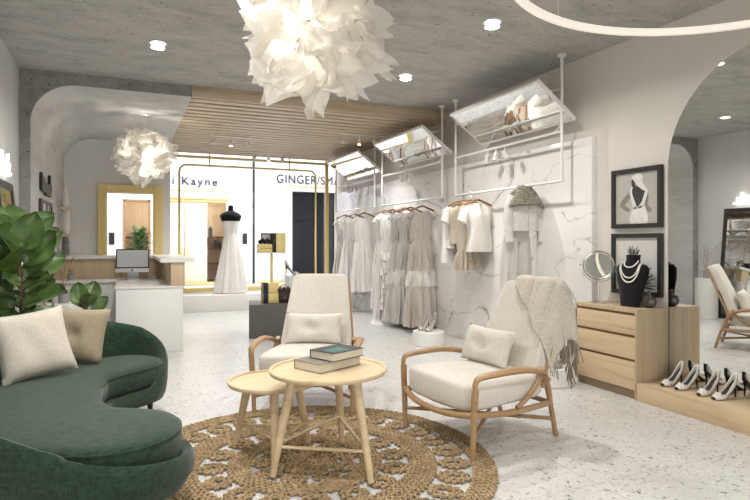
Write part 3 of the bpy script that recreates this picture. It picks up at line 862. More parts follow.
b.grid(60, 6, lambda u, v: ((.24 + .07 * v) * math.cos(2 * PI * u) * (1 + .05 * math.sin(u * 50)), (.13 + .16 * v) * math.sin(2 * PI * u), -1.80 - .13 * v ** .6 + .012 * math.sin(u * 44)))
b.build('train', M['dress_w'], d_, 60)
hanger(8.54, 'wooden hanger of the white ruffled dress'); 
long_dress(8.80, M['dress_w'], 'plain long white dress, last on the middle rack towards the window', None, seed=14, x=4.05, L=1.7); hanger(8.80, 'wooden hanger of the plain white dress on the middle rack')
# rack 1
d_ = long_dress(9.75, M['dress_w'], 'white cap-sleeved dress on the window rack, the closest one there', None, seed=21, L=1.5)
hanger(9.75, 'wooden hanger of the closest white dress on the window rack')
d_ = long_dress(10.25, M['dress_w'], 'white dress with side ruffles in the middle of the window rack', None, seed=25, L=1.62, x=3.98)
ruffle_strip(-.8, -1.5, .05, .2, 8, 5).build('ruffle_cascade', M['dress_w'], d_, 60)
hanger(10.25, 'wooden hanger of the ruffled dress on the window rack')
long_dress(10.75, M['dress_g'], 'pale grey dress at the end of the window rack', None, seed=29, L=1.6); hanger(10.75, 'wooden hanger of the pale grey dress on the window rack')

# rack 3 garments
def tee(y, mat, label, L=.70, hw=.19, seed=0, x=4.06, sl=True, rz=0):
    b = garment(MB(), [(-.10, .05, .035), (-.125, .11, .04), (-.16, .19, .05), (-.24, .19, .075), (-.42, .16, .08), (-L, .185, .085)], folds=5, amp=.05, seed=seed)
    parts = [('body', b, mat, {})]
    if sl:
        for s in (-1, 1):
            q = MB(); sleeve(q, s, -.13, hw - .04, .2, .075, .11, .20, .07); parts.append(('sleeve', q, mat, {}))
    n_ = MB().tube([(.055 * math.cos(2 * PI * k / 16), .038 * math.sin(2 * PI * k / 16), -.098) for k in range(16)], .006, 6, closed=True)
    parts.append(('collar', n_, mat, {}))
    return place('short_sleeved_top', label, 'top', y, parts, x=x, rz=rz, group='tops on the closest rack')
hanger(6.04, 'wooden hanger of the cream tee'); 
tee(6.04, M['tee'], 'cream short-sleeved tee hanging in front on the rack by the dresser', seed=1, x=4.08)
hanger(6.20, 'wooden hanger of the beige pleated dress behind the cream tee', R_(8))
t = place('pleated_dress', 'short beige dress with a pleated hem hanging behind the cream tee', 'dress', 6.20,
      [('body', garment(MB(), [(-.11, .09, .035), (-.2, .16, .05), (-.5, .15, .07), (-.72, .15, .07)], seed=3), M['sk'], {}),
       ('pleated_skirt', garment(MB(), [(-.71, .15, .07), (-.85, .17, .08), (-.98, .19, .09)], folds=16, amp=.25, seed=4), M['sk'], {})], x=4.02)
hanger(6.31, 'wooden hanger of the beige top in the middle of the rack by the dresser', R_(-8))
tee(6.31, M['sk'], 'beige sleeveless top squeezed behind the pleated dress', L=.6, seed=6, x=4.0, sl=False)
hanger(6.41, 'wooden hanger of the pale sleeved top', R_(14)); tee(6.41, M['tee'], 'pale cream sleeved top, innermost on the rack by the dresser', L=.66, seed=8, x=4.0, rz=R_(16))
hanger(6.50, 'wooden hanger of the white lace top', R_(20))
tee(6.50, M['dress_w'], 'white lace top at the far end of the rack by the dresser', L=.85, seed=9, x=3.96, rz=R_(20), sl=False)
# jacket with fur shawl collar + trousers
hanger(5.13, 'wooden hanger of the grey cropped jacket', hw=.19)
b = garment(MB(), [(-.06, .06, .045), (-.10, .12, .06), (-.15, .175, .075), (-.28, .185, .085), (-.50, .185, .085)], folds=4, amp=.04, seed=31)
cl = MB()
cl.grid(14, 40, lambda u, v: ((.05 + .185 * u ** .8) * spow(math.cos(2 * PI * v), .85) + .006 * math.sin(40 * v + 9 * u), (.05 + .07 * u) * math.sin(2 * PI * v) - .015 * u, .0 - .10 * u - .11 * u * u * (1 if math.sin(2 * PI * v) < 0 else .7) - .03 * u * abs(math.cos(2 * PI * v)) + .006 * math.sin(33 * v)), cv=True)
parts = [('body', b, M['coat'], {}), ('shawl_collar', cl, M['fur'], {'solid': .02})]
for s in (-1, 1):
    q = MB().tube(smooth_path([(s * .15, 0, -.13), (s * .205, -.01, -.24), (s * .225, -.015, -.42), (s * .215, -.03, -.62)], 5), [.06] * 6 + [.055] * 6 + [.05] * 4, 14, flat=.75, up=(0, 1, 0))
    parts.append(('sleeve', q, M['coat'], {}))
parts.append(('button_band', MB().span(-.006, .006, -.094, -.088, -.5, -.2), M['coat'], {}))
place('jacket', 'cropped grey jacket with an olive grey fur shawl collar', 'jacket', 5.13, parts, x=4.06)
parts = [('waist', garment(MB(), [(-.42, .14, .06), (-.62, .165, .07)], seed=4), M['dress_g'], {})]
for s in (-1, 1):
    parts.append(('leg', garment(MB(), [(-.58, .085, .07), (-.9, .095, .08), (-1.15, .10, .085)], n=40, folds=5, amp=.12, seed=8 + s, xo=s * .08 - .02), M['dress_g'], {}))
place('trousers', 'wide pale grey trousers hanging below the cropped jacket', 'trousers', 5.19, parts, x=4.02)

# ------------------------------------------------------------------ shoes
def shoe(name, mats, L=.235, H=.105, toe_black=True, parent=None, T=None):
    """toe towards +x, origin at toe floor centre, heel at -x"""
    upper = MB(); ns = 18; npn = 14
    def floorz(u): # sole centre height along u (0 toe..1 heel)
        return .006 + H * (0 if u < .32 else ((u - .32) / .68) ** 1.35)
    def halfw(u):
        return lerp_tab([(0, .012), (.06, .026), (.2, .037), (.35, .038), (.6, .027), (.85, .026), (1, .018)], u)
    def rim(u):
        return lerp_tab([(0, .022), (.12, .038), (.26, .042), (.36, .028), (.6, .030), (.8, .045), (1, .066)], u)
    def f(u, v):
        th = PI * (v)        # 0..pi around from one side to other underside-excluded
        x = -L * u * .93; w = halfw(u); z0 = floorz(u); h = rim(u)
        if u < .30:
            y = w * math.cos(th); z = z0 + h * math.sin(th) ** .8
        else:
            q = v
            # two walls with open middle
            if q < .5: k = q * 2; y = w * (1 - .12 * k); z = z0 + h * k
            else: k = (1 - q) * 2; y = -w * (1 - .12 * k); z = z0 + h * k
            if .45 < q < .55: y = w * (.88 if q < .5 else -.88)
        return (x, y, z)
    # toe cap dome
    upper.grid(8, npn, lambda u, v: f(u * .28, v))
    for s in (0, 1):
        upper.grid(ns, 5, lambda u, v, s=s: (lambda uu, k: (-L * uu * .93 - (.006 * k if uu > .98 else 0), (1 if s == 0 else -1) * halfw(uu) * (1 - .12 * k), floorz(uu) + rim(uu) * k * (1 if uu > .3 else 1)))(.27 + .73 * u, v))
    upper.grid(7, 5, lambda u, v: (-L * .93 - .012 * math.sin(PI * u), halfw(1) * math.cos(PI * u), floorz(1) + rim(1) * v))
    o1 = upper.build('upper', mats[0], parent, 60, solid=.003)
    sole = MB(); sole.grid(20, 5, lambda u, v: (-L * .93 * u, halfw(u) * (v * 2 - 1) * .93, floorz(u) + .004))
    sole.build('insole', mats[1], parent, 60, solid=.003)
    hl = MB().tube([(-L * .90, 0, floorz(.95)), (-L * .90, 0, H * .6), (-L * .93, 0, 0)], [.017, .008, .0055], 10)
    hl.build('heel', mats[2], parent)
    sb = MB(); sb.grid(20, 5, lambda u, v: (-L * .93 * u, halfw(u) * (v * 2 - 1) * .98, floorz(u) - .002)); sb.build('sole', mats[2], parent, 60, solid=.003)
    if toe_black:
        MB().sell((-.008, 0, .014), (.017, .020, .012), .9, .9, nu=14, nv=8).build('toe_cap', mats[2], parent)
    bw = MB().sell((-.052, .012, .046), (.010, .014, .007), .8, .8, nu=10, nv=6).sell((-.052, -.012, .046), (.010, .014, .007), .8, .8, nu=10, nv=6)
    bw.build('bow', mats[0], parent)

PZ = .15
sp = [(3.345, 'white peep-toe pump with black toe, first from the dresser'), (3.215, 'white peep-toe pump with black toe, second from the dresser'),
      (3.02, 'white peep-toe pump with black toe, third from the dresser'), (2.90, 'white peep-toe pump with black toe, farthest from the dresser')]
t0 = thing('high_heel_shoe', sp[0][1], 'shoe', (4.055, sp[0][0], PZ + .001), R_(180), 'white pumps on the oak platform')
shoe('s', (M['shoe_white'], M['insole'], M['shoe_black']), .25, .115, True, t0)
for (y, lb) in sp[1:]: dup(t0, (4.055, y, PZ + .001), R_(180 + random.uniform(-4, 4)), lb)
t1 = thing('high_heel_shoe', 'silver heeled shoe closer to the dresses on the white round plinth', 'shoe', (3.50, 6.55, .181), R_(207), 'silver heels on the white round plinth')
shoe('s', (M['silver'], M['silver'], M['shoe_black']), .24, .15, False, t1)
dup(t1, (3.54, 6.43, .181), R_(210), 'silver heeled shoe closer to the armchair on the white round plinth')
dup(t1, (3.60, 4.30, .171), R_(170), 'silver heeled shoe farther from the dresser on the marble plinth behind the draped armchair', 'silver heels on the marble plinth')
dup(t1, (3.62, 4.18, .171), R_(170), 'silver heeled shoe nearer the dresser on the marble plinth behind the draped armchair', 'silver heels on the marble plinth')
o = MB().lathe([(.20, 0), (.205, .005), (.205, .175), (.2, .18), (0, .18)], seg=48).build('display_plinth', M['white'], loc=(3.61, 6.5, 0))
tag(o, 'low round white plinth below the hanging dresses', 'plinth')
o = MB().lathe([(.19, 0), (.195, .005), (.195, .165), (.19, .17), (0, .17)], seg=48).build('display_plinth', M['marble'], loc=(3.69, 4.27, 0))
tag(o, 'low round marble plinth between the draped armchair and the dresser', 'plinth')

# ------------------------------------------------------------------ oak dresser, platform and what stands on it
t = thing('dresser', 'low pale oak dresser with three drawers against the beige wall', 'dresser', (3.95, 3.51, 0))
D_, Wd, Hd = .385, .71, .765
b = MB().span(.0, D_, 0, .018, .0, Hd, .001).span(.0, D_, Wd - .018, Wd, .07, Hd, .001).span(.0, D_, .018, Wd - .018, Hd - .03, Hd, .001).span(.05, D_, .018, Wd - .018, .07, Hd - .04)
b.build('body', M['oak_z'], t)
MB().span(0.03, D_, .018, Wd - .0, .0, .07).build('base', M['plinth_wood'], t)
MB().span(.010, .06, .02, Wd - .02, .078, Hd - .03).build('groove', M['groove'], t, 0)
for k, (a, c) in enumerate(((.08, .318), (.342, .524), (.548, .712))):
    MB().span(.0, .03, .019, Wd - .002, a, c, .002).build('drawer', M['oak'], t)
t = thing('shoe_platform', 'low pale oak display platform running along the arch mirror', 'platform', (3.95, 3.505, 0))
MB().span(0, .385, -2.6, 0, 0, PZ, .002).build('deck', M['oak'], t)
# round make-up mirror
t = thing('vanity_mirror', 'round chrome make-up mirror on a stand on the oak dresser', 'mirror', (4.10, 4.08, .765), R_(-50))
MB().lathe([(.075, 0), (.075, .012), (.01, .02), (.006, .03), (.006, .22)], seg=28).build('base', M['chrome'], t)
mm = M4((0, 0, .355), rx=PI / 2 - R_(18))
MB().tube([(.135 * math.cos(2 * PI * k / 40), .135 * math.sin(2 * PI * k / 40), 0) for k in range(40)], .009, 8, closed=True, m=mm).build('frame', M['chrome'], t)
MB().tube([(.158 * math.cos(PI + PI * k / 20), 0, .355 + .158 * math.sin(PI + PI * k / 20)) for k in range(21)], .004, 8).cyl((.13, 0, .355), (.168, 0, .355), .006, seg=8).cyl((-.13, 0, .355), (-.168, 0, .355), .006, seg=8).build('yoke', M['chrome'], t)
MB().lathe([(.118, -.006), (.12, 0), (.118, .006)], m=mm, seg=40).build('mirror_glass', M['mirror'], t)
# necklace bust
t = thing('necklace_bust', 'black velvet necklace bust wearing white pearl strands on the oak dresser', 'display bust', (4.12, 3.73, .766), R_(-84))
def bust(u, v):
    z = .46 * u; th = 2 * PI * v
    hw = lerp_tab([(0, .095), (.3, .12), (.55, .155), (.72, .165), (.80, .13), (.86, .07), (.92, .062), (1, .066)], u)
    hd = lerp_tab([(0, .03), (.5, .045), (.75, .05), (.85, .04), (.92, .045), (1, .05)], u)
    lean = .05 * u
    return (hw * spow(math.cos(th), .9) , hd * math.sin(th) + lean, z + .03 * (1 if u < .8 else 0) * abs(math.cos(th)) * max(0, (u - .6)) * 2)
b = MB(); b.grid(34, 32, bust, cv=True)
b.add([bust(1, k / 32) for k in range(32)], [tuple(range(32))]); b.add([bust(0, k / 32) for k in range(32)], [tuple(range(32))])
b.build('form', M['velvet'], t)
def neck(w, drop, zt, nb=34, r=.0065):
    b = MB()
    for k in range(nb + 1):
        a = PI * k / nb
        x = w * math.cos(a); z = zt - drop * math.sin(a) ** .9
        u = z / .46
        hw = lerp_tab([(0, .095), (.3, .12), (.55, .155), (.72, .165), (.80, .13), (.86, .07), (.92, .062), (1, .066)], u)
        hd = lerp_tab([(0, .03), (.5, .045), (.75, .05), (.85, .04), (.92, .045), (1, .05)], u)
        y = -hd * math.sqrt(max(0, 1 - (x / max(hw, abs(x) + .001)) ** 2)) + .05 * u - .006
        b.sell((x, y, z), (r, r, r), 1, 1, nu=8, nv=6)
    return b
neck(.064, .055, .405).build('pearl_strand', M['pearl'], t); neck(.092, .135, .392, 46).build('pearl_strand', M['pearl'], t); neck(.10, .175, .392, 54).build('pearl_strand', M['pearl'], t)
t = thing('glass_vase', 'small round smoked glass vase at the dresser corner', 'vase', (4.20, 3.60, .766))
MB().lathe([(.03, 0), (.058, .02), (.066, .055), (.05, .095), (.02, .11), (.018, .125), (.024, .13)], seg=28).build('bowl', M['tglass'], t)
MB().sell((0, 0, .138), (.016, .016, .016), 1, 1, nu=12, nv=8).build('stopper', M['groove'], t)

# framed prints on the beige wall
def wall_print(z0, z1, label, paper):
    t = thing('framed_print', label, 'framed print', (XR - .003, 3.84, (z0 + z1) / 2), 0, 'black framed prints on the beige wall')
    h = (z1 - z0) / 2; w = .28
    frame_mb(-.035, 0, w, h, .04).build('frame', M['black_frame'], t, 0)
    MB().span(-.014, -.004, -w + .03, w - .03, -h + .03, h - .03).build('print', paper, t, 0)
    return t
# in the print plane: local (a, z): a>0 is to the left as seen from the room
def shape(t, pts, mat, name, lay=1):
    n_ = len(pts)
    P = smooth_path([(0, a, z) for a, z in pts], 4, closed=True)
    MB().prism([(-p.y, p.z) for p in P], -.0145 - lay * .0006, -.0140, 'x').build(name, mat, t, 0)
t = wall_print(1.47, 2.025, 'black framed print of a woman in a wide sun hat, hung above the other print', M['paper'])
shape(t, [(.06, .13), (.02, .20), (-.04, .235), (-.09, .20), (-.11, .15), (-.15, .09), (-.19, .04), (-.12, .06), (-.03, .10), (.04, .17)], M['pr_white'], 'figure_hat', 3) if False else None
def Q(px, py):  # print pixels of the figure (0..1, 0..1 from the top left as seen) -> plane
    return (-(px - .5) * .49 * -1 * -1, (0.5 - py) * .49)
def fig(t, pts, mat, nm, lay):
    shape(t, [(-(p[0] - .5) * .49 * -1, (0.5 - p[1]) * .49) for p in pts], mat, nm, lay)
fig(t, [(.42, .70), (.56, .66), (.70, .68), (.74, .98), (.36, .98)], M['pr_white'], 'figure_skirt', 2)
fig(t, [(.40, .30), (.50, .27), (.64, .36), (.72, .40), (.70, .55), (.60, .68), (.46, .68), (.37, .50), (.36, .38)], M['pr_dark'], 'figure_back', 1)
fig(t, [(.37, .30), (.42, .29), (.40, .40), (.50, .66), (.44, .70), (.36, .46)], M['pr_white'], 'figure_strap', 2)
fig(t, [(.70, .38), (.75, .42), (.68, .60), (.58, .70), (.54, .67), (.63, .56)], M['pr_white'], 'figure_strap', 2)
fig(t, [(.34, .38), (.37, .48), (.24, .62), (.34, .70), (.31, .76), (.14, .66), (.12, .58)], M['pr_mid'], 'figure_arm', 1)
fig(t, [(.72, .40), (.77, .46), (.76, .64), (.84, .72), (.78, .78), (.70, .70), (.70, .52)], M['pr_mid'], 'figure_arm', 1)
fig(t, [(.39, .16), (.46, .16), (.47, .30), (.40, .28)], M['pr_dark'], 'figure_head', 2)
fig(t, [(.38, .12), (.46, .05), (.58, .04), (.64, .12), (.64, .22), (.76, .38), (.62, .34), (.48, .22), (.42, .14)], M['pr_white'], 'figure_hat', 3)
t = wall_print(.852, 1.42, 'black framed print of pale palm fronds, hung behind the necklace bust', M['paper_l'])
def fan(c, a0, a1, n_, L):
    for k in range(n_):
        a = R_(a0 + (a1 - a0) * k / (n_ - 1)); l = L * (1 + .12 * math.sin(k * 2.3))
        ex, ey = c[0] + l * math.cos(a), c[1] - l * math.sin(a)
        nx, ny = -math.sin(a) * .022, -math.cos(a) * .022
        ex = min(.96, max(.04, ex)); ey = min(.96, max(.04, ey)); mx_, my_ = c[0] * .4 + ex * .6, c[1] * .4 + ey * .6
        fig(t, [c, (mx_ + nx, my_ + ny), (ex, ey), (mx_ - nx, my_ - ny)], M['pr_mid'] if k % 2 else M['pr_dark'], 'palm_frond', 1 + k % 3)
fan((.42, .90), -6, 48, 8, .50)
fan((.40, .46), 55, 112, 6, .30)

# ------------------------------------------------------------------ centre display: dark plinth with accessories
o = MB().span(0, 1.05, 0, .6, 0, .47, .003).build('display_plinth', M['darkplinth'], loc=(1.55, 7.86, 0)); o.rotation_euler = (0, 0, R_(-11.5))
tag(o, 'square dark grey display plinth behind the plain cream armchair', 'plinth')
PZ2 = .471
t = thing('gift_box', 'lower gold and black box on the dark plinth', 'box', (1.87, 8.02, PZ2), 0, 'gold and black boxes on the dark plinth')
MB().span(-.10, .12, -.08, .08, 0, .14, .003).build('carton', M['gold'], t); MB().span(-.10, -.03, -.083, .083, 0, .142, .003).build('black_band', M['black'], t)
dup(t, (1.87, 8.02, PZ2 + .145), 0, 'upper gold and black box on the dark plinth')
t = thing('display_stand', 'slim gold pedestal stand with a square tray rising behind the gold boxes', 'stand', (1.95, 8.22, PZ2))
MB().span(-.08, .08, -.08, .08, 0, .01).build('base', M['gold'], t); MB().span(-.018, .018, -.018, .018, .01, .70).build('post', M['gold'], t)
MB().span(-.2, .19, -.12, .12, .70, .715, .002).build('tray', M['white'], t)
TZ = PZ2 + .716
t = thing('gift_box', 'tall gold box with a black edge standing on the gold stand tray', 'box', (2.05, 8.22, TZ), 0)
MB().span(-.05, .09, -.08, .08, 0, .28, .003).build('carton', M['gold'], t); MB().span(-.10, -.05, -.08, .08, 0, .28, .003).build('black_band', M['black'], t)
t = thing('gift_box', 'flat gold box under the black pouch on the stand tray', 'box', (1.84, 8.22, TZ), 0)
MB().span(-.09, .10, -.09, .09, 0, .055, .003).span(-.09, .10, -.09, .09, .06, .12, .003).build('carton', M['gold'], t)
b = MB()
for k in range(7): b.sell((-.06 + .022 * k, random.uniform(-.03, .03), .03 + .012 * (k % 3)), (.03, .04, .032), 1, 1, nu=10, nv=6)
o = b.build('pouch', M['black'], loc=(1.84, 8.22, TZ + .121)); tag(o, 'crumpled black pouch lying on the flat gold box', 'pouch')
t = thing('photo_frame', 'small gold photo frame standing behind the black pouch', 'frame', (1.90, 8.33, TZ), 0)
MB().span(-.08, .08, 0, .02, 0, .02).span(-.08, .08, 0, .02, .26, .28).span(-.08, -.06, 0, .02, 0, .28).span(.06, .08, 0, .02, 0, .28).build('frame', M['groove'], t, 0)
MB().span(-.07, .07, .004, .012, .01, .27).build('picture', M['dress_band'], t, 0)
o = MB().span(-.11, .11, -.11, .11, 0, .37, .003).build('display_cube', M['white'], loc=(2.28, 8.2, PZ2)); tag(o, 'white display block carrying a heel on the dark plinth', 'display block')
dup(t1, (2.36, 8.2, PZ2 + .371), R_(15), 'silver heel on top of the white display block', 'silver heels on display')
for k, (x, y, z, s) in enumerate(((2.07, 7.98, PZ2, 1.2), (2.30, 7.95, PZ2, 1.3))):
    t = thing('handbag', ['dark brown ruffled handbag next to the gold boxes', 'dark brown ruffled handbag behind the armchair back'][k], 'handbag', (x, y, z), 0, 'dark handbags on the dark plinth')
    b = MB().sell((0, 0, .1), (.085 * s, .05, .1), .4, .5, nu=20, nv=12)
    b.build('body', M['bagbrown'], t)
    b = MB()
    for j in range(9): b.sell((-.08 + .02 * j, -.03 + .02 * (j % 2), .18 + .015 * math.sin(j * 2)), (.026, .03, .03), 1, 1, nu=8, nv=6)
    b.build('ruffle', M['bagbrown'], t)
    MB().tube([(.05 * math.cos(PI * j / 12), 0, .19 + .07 * math.sin(PI * j / 12)) for j in range(13)], .005, 6).build('handle', M['black'], t)
    MB().sell((0, -.046, .07), (.012, .005, .012), 1, 1, nu=10, nv=6).build('clasp', M['gold'], t)

# ------------------------------------------------------------------ rug
random.seed(11)
rg = MB()
def bead(x, y, z, ang, L, W, H):
    c, s_ = math.cos(ang), math.sin(ang); vs = []; 
    for (u, rr_) in ((-1, .0), (-.62, .8), (0, 1), (.62, .8), (1, .0)):
        for k in range(5):
            a = 2 * PI * k / 5
            px, py, pz = u * L, rr_ * W * math.cos(a), rr_ * H * math.sin(a)
            vs.append((x + px * c - py * s_, y + px * s_ + py * c, z + pz))
    fs = []
    for i in range(4):
        for k in range(5):
            l = (k + 1) % 5; fs.append((i * 5 + k, i * 5 + l, (i + 1) * 5 + l, (i + 1) * 5 + k))
    rg.add(vs, fs)
def braid(path, closed=True, w=.0145, step=.020):
    # path: function t in [0,1] -> (x,y); length estimated
    N = 200; P = [path(k / N) for k in range(N + 1)]; Ls = [0]
    for a, c in zip(P, P[1:]): Ls.append(Ls[-1] + math.hypot(c[0] - a[0], c[1] - a[1]))
    n = max(6, int(Ls[-1] / step)); j = 0
    for i in range(n):
        d = Ls[-1] * i / n
        while Ls[j + 1] < d: j += 1
        q = (d - Ls[j]) / max(1e-9, Ls[j + 1] - Ls[j]); x = P[j][0] + (P[j + 1][0] - P[j][0]) * q; y = P[j][1] + (P[j + 1][1] - P[j][1]) * q
        ang = math.atan2(P[j + 1][1] - P[j][1], P[j + 1][0] - P[j][0])
        s = 1 if i % 2 else -1
        off = s * w * .42
        bead(x - math.sin(ang) * off, y + math.cos(ang) * off, .012 + random.uniform(-.0015, .0015), ang - s * .55 + random.uniform(-.08, .08), step * 1.0, w * .62, .011)
def ring(rad): braid(lambda t, rad=rad: (rad * math.cos(2 * PI * t), rad * math.sin(2 * PI * t)))
def solid(r0, r1, dr=.0275):
    n = max(1, round((r1 - r0) / dr))
    for k in range(n + 1): ring(r0 + (r1 - r0) * k / n)
RR = 1.12
solid(RR - .12, RR - .012)
solid(.63, .765)
solid(.34, .44)
solid(.03, .17)
def petals(rc, n, ra, rb, sh=0):
    for k in range(n):
        a = 2 * PI * (k + sh) / n; cx, cy = rc * math.cos(a), rc * math.sin(a); ca, sa = math.cos(a), math.sin(a)
        f = 1.0
        while f * rb > .018:
            A_, B_ = ra - (1 - f) * rb, rb * f
            braid(lambda t, A_=A_, B_=B_: (cx + A_ * math.cos(2 * PI * t) * ca - B_ * math.sin(2 * PI * t) * sa, cy + A_ * math.cos(2 * PI * t) * sa + B_ * math.sin(2 * PI * t) * ca))
            f -= .0265 / rb
petals(.882, 28, .082, .064)
petals(.535, 16, .072, .064, .5)
petals(.255, 9, .058, .062)
rg.v = [(x * 1.02, y * 1.02, z) for x, y, z in rg.v]
o = rg.build('round_rug', M['jute'], loc=(1.0, 3.335, 0), smooth=60)
tag(o, 'round braided jute rug with openwork ovals under the coffee tables', 'rug')
print('rug verts', len(rg.v))

# ------------------------------------------------------------------ coffee tables
def round_table(name, label, loc, R0, H, feet, topcol, seed=0):
    t = thing(name, label, 'coffee table', loc, 0, 'round nesting coffee tables')
    prof = [(0, H - .030), (R0 * .93, H - .030), (R0 * .985, H - .024), (R0, H - .014), (R0, H - .004), (R0 * .992, H), (R0 * .955, H), (R0 * .945, H - .003), (R0 * .94, H - .012), (0, H - .012)]
    b = MB(); b.lathe(prof[1:], seg=64); b.lathe([(R0 * .94, H - .0121), (.01, H - .0119)], seg=64)
    b.build('table_top', topcol, t)
    tops = []
    for (fx, fy) in feet:
        tx, ty = fx * .66, fy * .66; tops.append(((fx, fy), (tx, ty)))
        MB().tube([(fx, fy, .001), (fx * .9 + tx * .1, fy * .9 + ty * .1, H * .12), (tx, ty, H - .035)], [.017, .020, .029], 14).build('leg', M['table_wood'], t)
    def at(i, z):
        (fx, fy), (tx, ty) = tops[i]; q = z / (H - .035); return Vector((fx + (tx - fx) * q, fy + (ty - fy) * q, z))
    z = H * .30
    for i in range(3):
        MB().tube([at(i, z + .012 * (i - 1)), at((i + 1) % 3, z + .012 * (i - 1))], .012, 8, flat=.8).build('stretcher', M['table_wood'], t)
    return t
RZ0 = .023
c = (1.097, 3.19)
round_table('coffee_table', 'taller round pale wood coffee table holding two books', (c[0], c[1], RZ0), .348, .58, [(.758 - c[0], 3.18 - c[1] - .02), (1.231 - c[0], 2.864 - c[1]), (1.303 - c[0], 3.52 - c[1])], M['table_wood'])
c = (.86, 3.56)
round_table('coffee_table', 'smaller and lower round pale wood coffee table beside the taller one', (c[0], c[1], RZ0), .286, .452, [(.678 - c[0] - .02, 3.765 - c[1]), (1.10 - c[0], 3.60 - c[1]), (.80 - c[0], 3.30 - c[1])], M['table_wood'])
def book(label, loc, rz, L, W, T, cov, extra=None):
    t = thing('book', label, 'book', loc, rz, 'hardback books on the coffee table')
    c = .004
    MB().span(0, L, 0, W, 0, c, .001).span(0, L, 0, W, T - c, T, .001).span(-.002, c, 0, W, 0, T, .002).build('cover', cov, t, 0) if False else MB().span(0, L, 0, W, 0, c, .001).span(0, L, 0, W, T - c, T, .001).span(0, L, W - c, W + .001, 0, T, .001).build('cover', cov, t, 0)
    MB().span(.005, L - .005, .005, W - .004, c, T - c).build('pages', M['pages'], t, 0)
    if extra: extra(t, L, W, T)
    return t
TT = RZ0 + .58 - .012
def ex1(t, L, W, T):
    MB().span(L * .10, L * .62, W * .12, W * .62, T, T + .0008).build('cover_picture', M['teal'], t, 0)
def ex2(t, L, W, T):
    MB().span(L * .45, L * .95, W * .1, W * .2, T, T + .0008).build('cover_lettering', M['pages'], t, 0)
book('thick pale grey hardback lying under the dark book', (1.012, 3.085, TT + .001), R_(25.5), .345, .225, .055, M['cover_grey'], ex2)
book('dark hardback with a teal cover picture, on top of the grey book', (1.10, 3.098, TT + .058), R_(25.5), .255, .205, .05, M['cover_dark'], ex1)

# ------------------------------------------------------------------ armchairs
def armchair(label, loc, rz):
    t = thing('armchair', label, 'armchair', loc, rz, 'cream armchairs with curved wooden frames')
    W = M['tan_wood']
    for s in (-1, 1):
        b = MB().tube([(s * .382, 0, 0), (s * .388, 0, .2), (s * .40, 0, .39), (s * .404, .002, .45)], [.015, .020, .022, .022], 12)
        b.build('leg', W, t)
        pth = smooth_path([(s * .403, .0, .42), (s * .406, .002, .487), (s * .408, .04, .518), (s * .412, .18, .53), (s * .412, .34, .532), (s * .398, .48, .515), (s * .368, .60, .475), (s * .335, .68, .415)], 6)
        n = len(pth); rs = [.021 + .014 * math.sin(PI * min(1, max(0, (i / n - .15) / .8))) for i in range(n)]
        MB().tube(pth, rs, 12, flat=.62, up=(0, 1, 0)).build('arm', W, t)
        MB().tube(smooth_path([(s * .34, .60, .50), (s * .325, .68, .39), (s * .29, .76, .2), (s * .275, .82, 0)], 5), [.021] * 8 + [.018] * 8, 12).build('leg', W, t)
        MB().tube(smooth_path([(s * .35, .62, .475), (s * .36, .56, .41), (s * .372, .46, .335), (s * .378, .36, .285)], 5), .016, 10).build('arm_brace', W, t)
        MB().tube(smooth_path([(s * .38, .0, .285), (s * .37, .25, .262), (s * .345, .5, .252), (s * .29, .745, .245)], 5), .02, 10).build('side_rail', W, t)
        MB().cyl((s * .32, .665, .425), (s * .365, .665, .425), .014, seg=12).build('peg', W, t)
    MB().tube(smooth_path([(-.38, 0, .285), (-.2, -.045, .262), (0, -.06, .255), (.2, -.045, .262), (.38, 0, .285)], 6), .02, 10).build('front_rail', W, t)
    MB().tube([(-.29, .745, .245), (.29, .745, .245)], .018, 10).build('rear_rail', W, t)
    for s in (-1, 1):
        MB().tube([(s * .384, 0, .145), (-s * .285, .78, .14 + .012 * s)], .014, 10).build('stretcher', W, t)
    # seat cushion
    def fn(p):
        x, y, z = p; k = 1 - .10 * (y / .34 + 1) / 2
        z2 = z * (1 - .25 * ((y + .34) / .68)) + (.018 * math.cos(x * 4) if z > 0 else 0)
        return [x * k, y - (.03 * math.cos(x / .33 * PI / 2) if y < 0 else 0), z2]
    MB().sell((0, .33, .375), (.376, .36, .10), .36, .32, nu=44, nv=20, fn=fn).build('seat_cushion', M['seat_f'], t, 80)
    # backrest: leaning padded panel
    A = Vector((0, .60, .36)); B = Vector((0, .88, 1.035)); d = (B - A); L = d.length; d.normalize()
    n2 = Vector((0, -d.z, d.y))
    mm = Matrix(((1, 0, 0, 0), (0, n2.y, d.y, (A.y + B.y) / 2), (0, n2.z, d.z, (A.z + B.z) / 2), (0, 0, 0, 1)))
    def fb(p):
        x, y, z = p; k = 1 - .12 * (z / (L / 2) + 1)
        seam = .012 * math.exp(-((z - L * .09) / .012) ** 2)
        y2 = y - seam * (1 if y > 0 else 0) + .02 * math.sin(PI * (z / L + .5))
        return [x * k, y2, z]
    MB().sell((0, 0, 0), (.325, .05, L / 2), .14, .3, nu=40, nv=44, fn=fb, m=mm).build('backrest', M['seat_f'], t, 80)
    for s in (-1, 1):
        MB().tube([mm @ Vector((s * .325, -.035, -L / 2 + .02)), mm @ Vector((s * .288, -.045, 0)), mm @ Vector((s * .252, -.04, L / 2 - .02))], .013, 8).build('back_frame', W, t)
    # lumbar pillow
    return t, mm, L
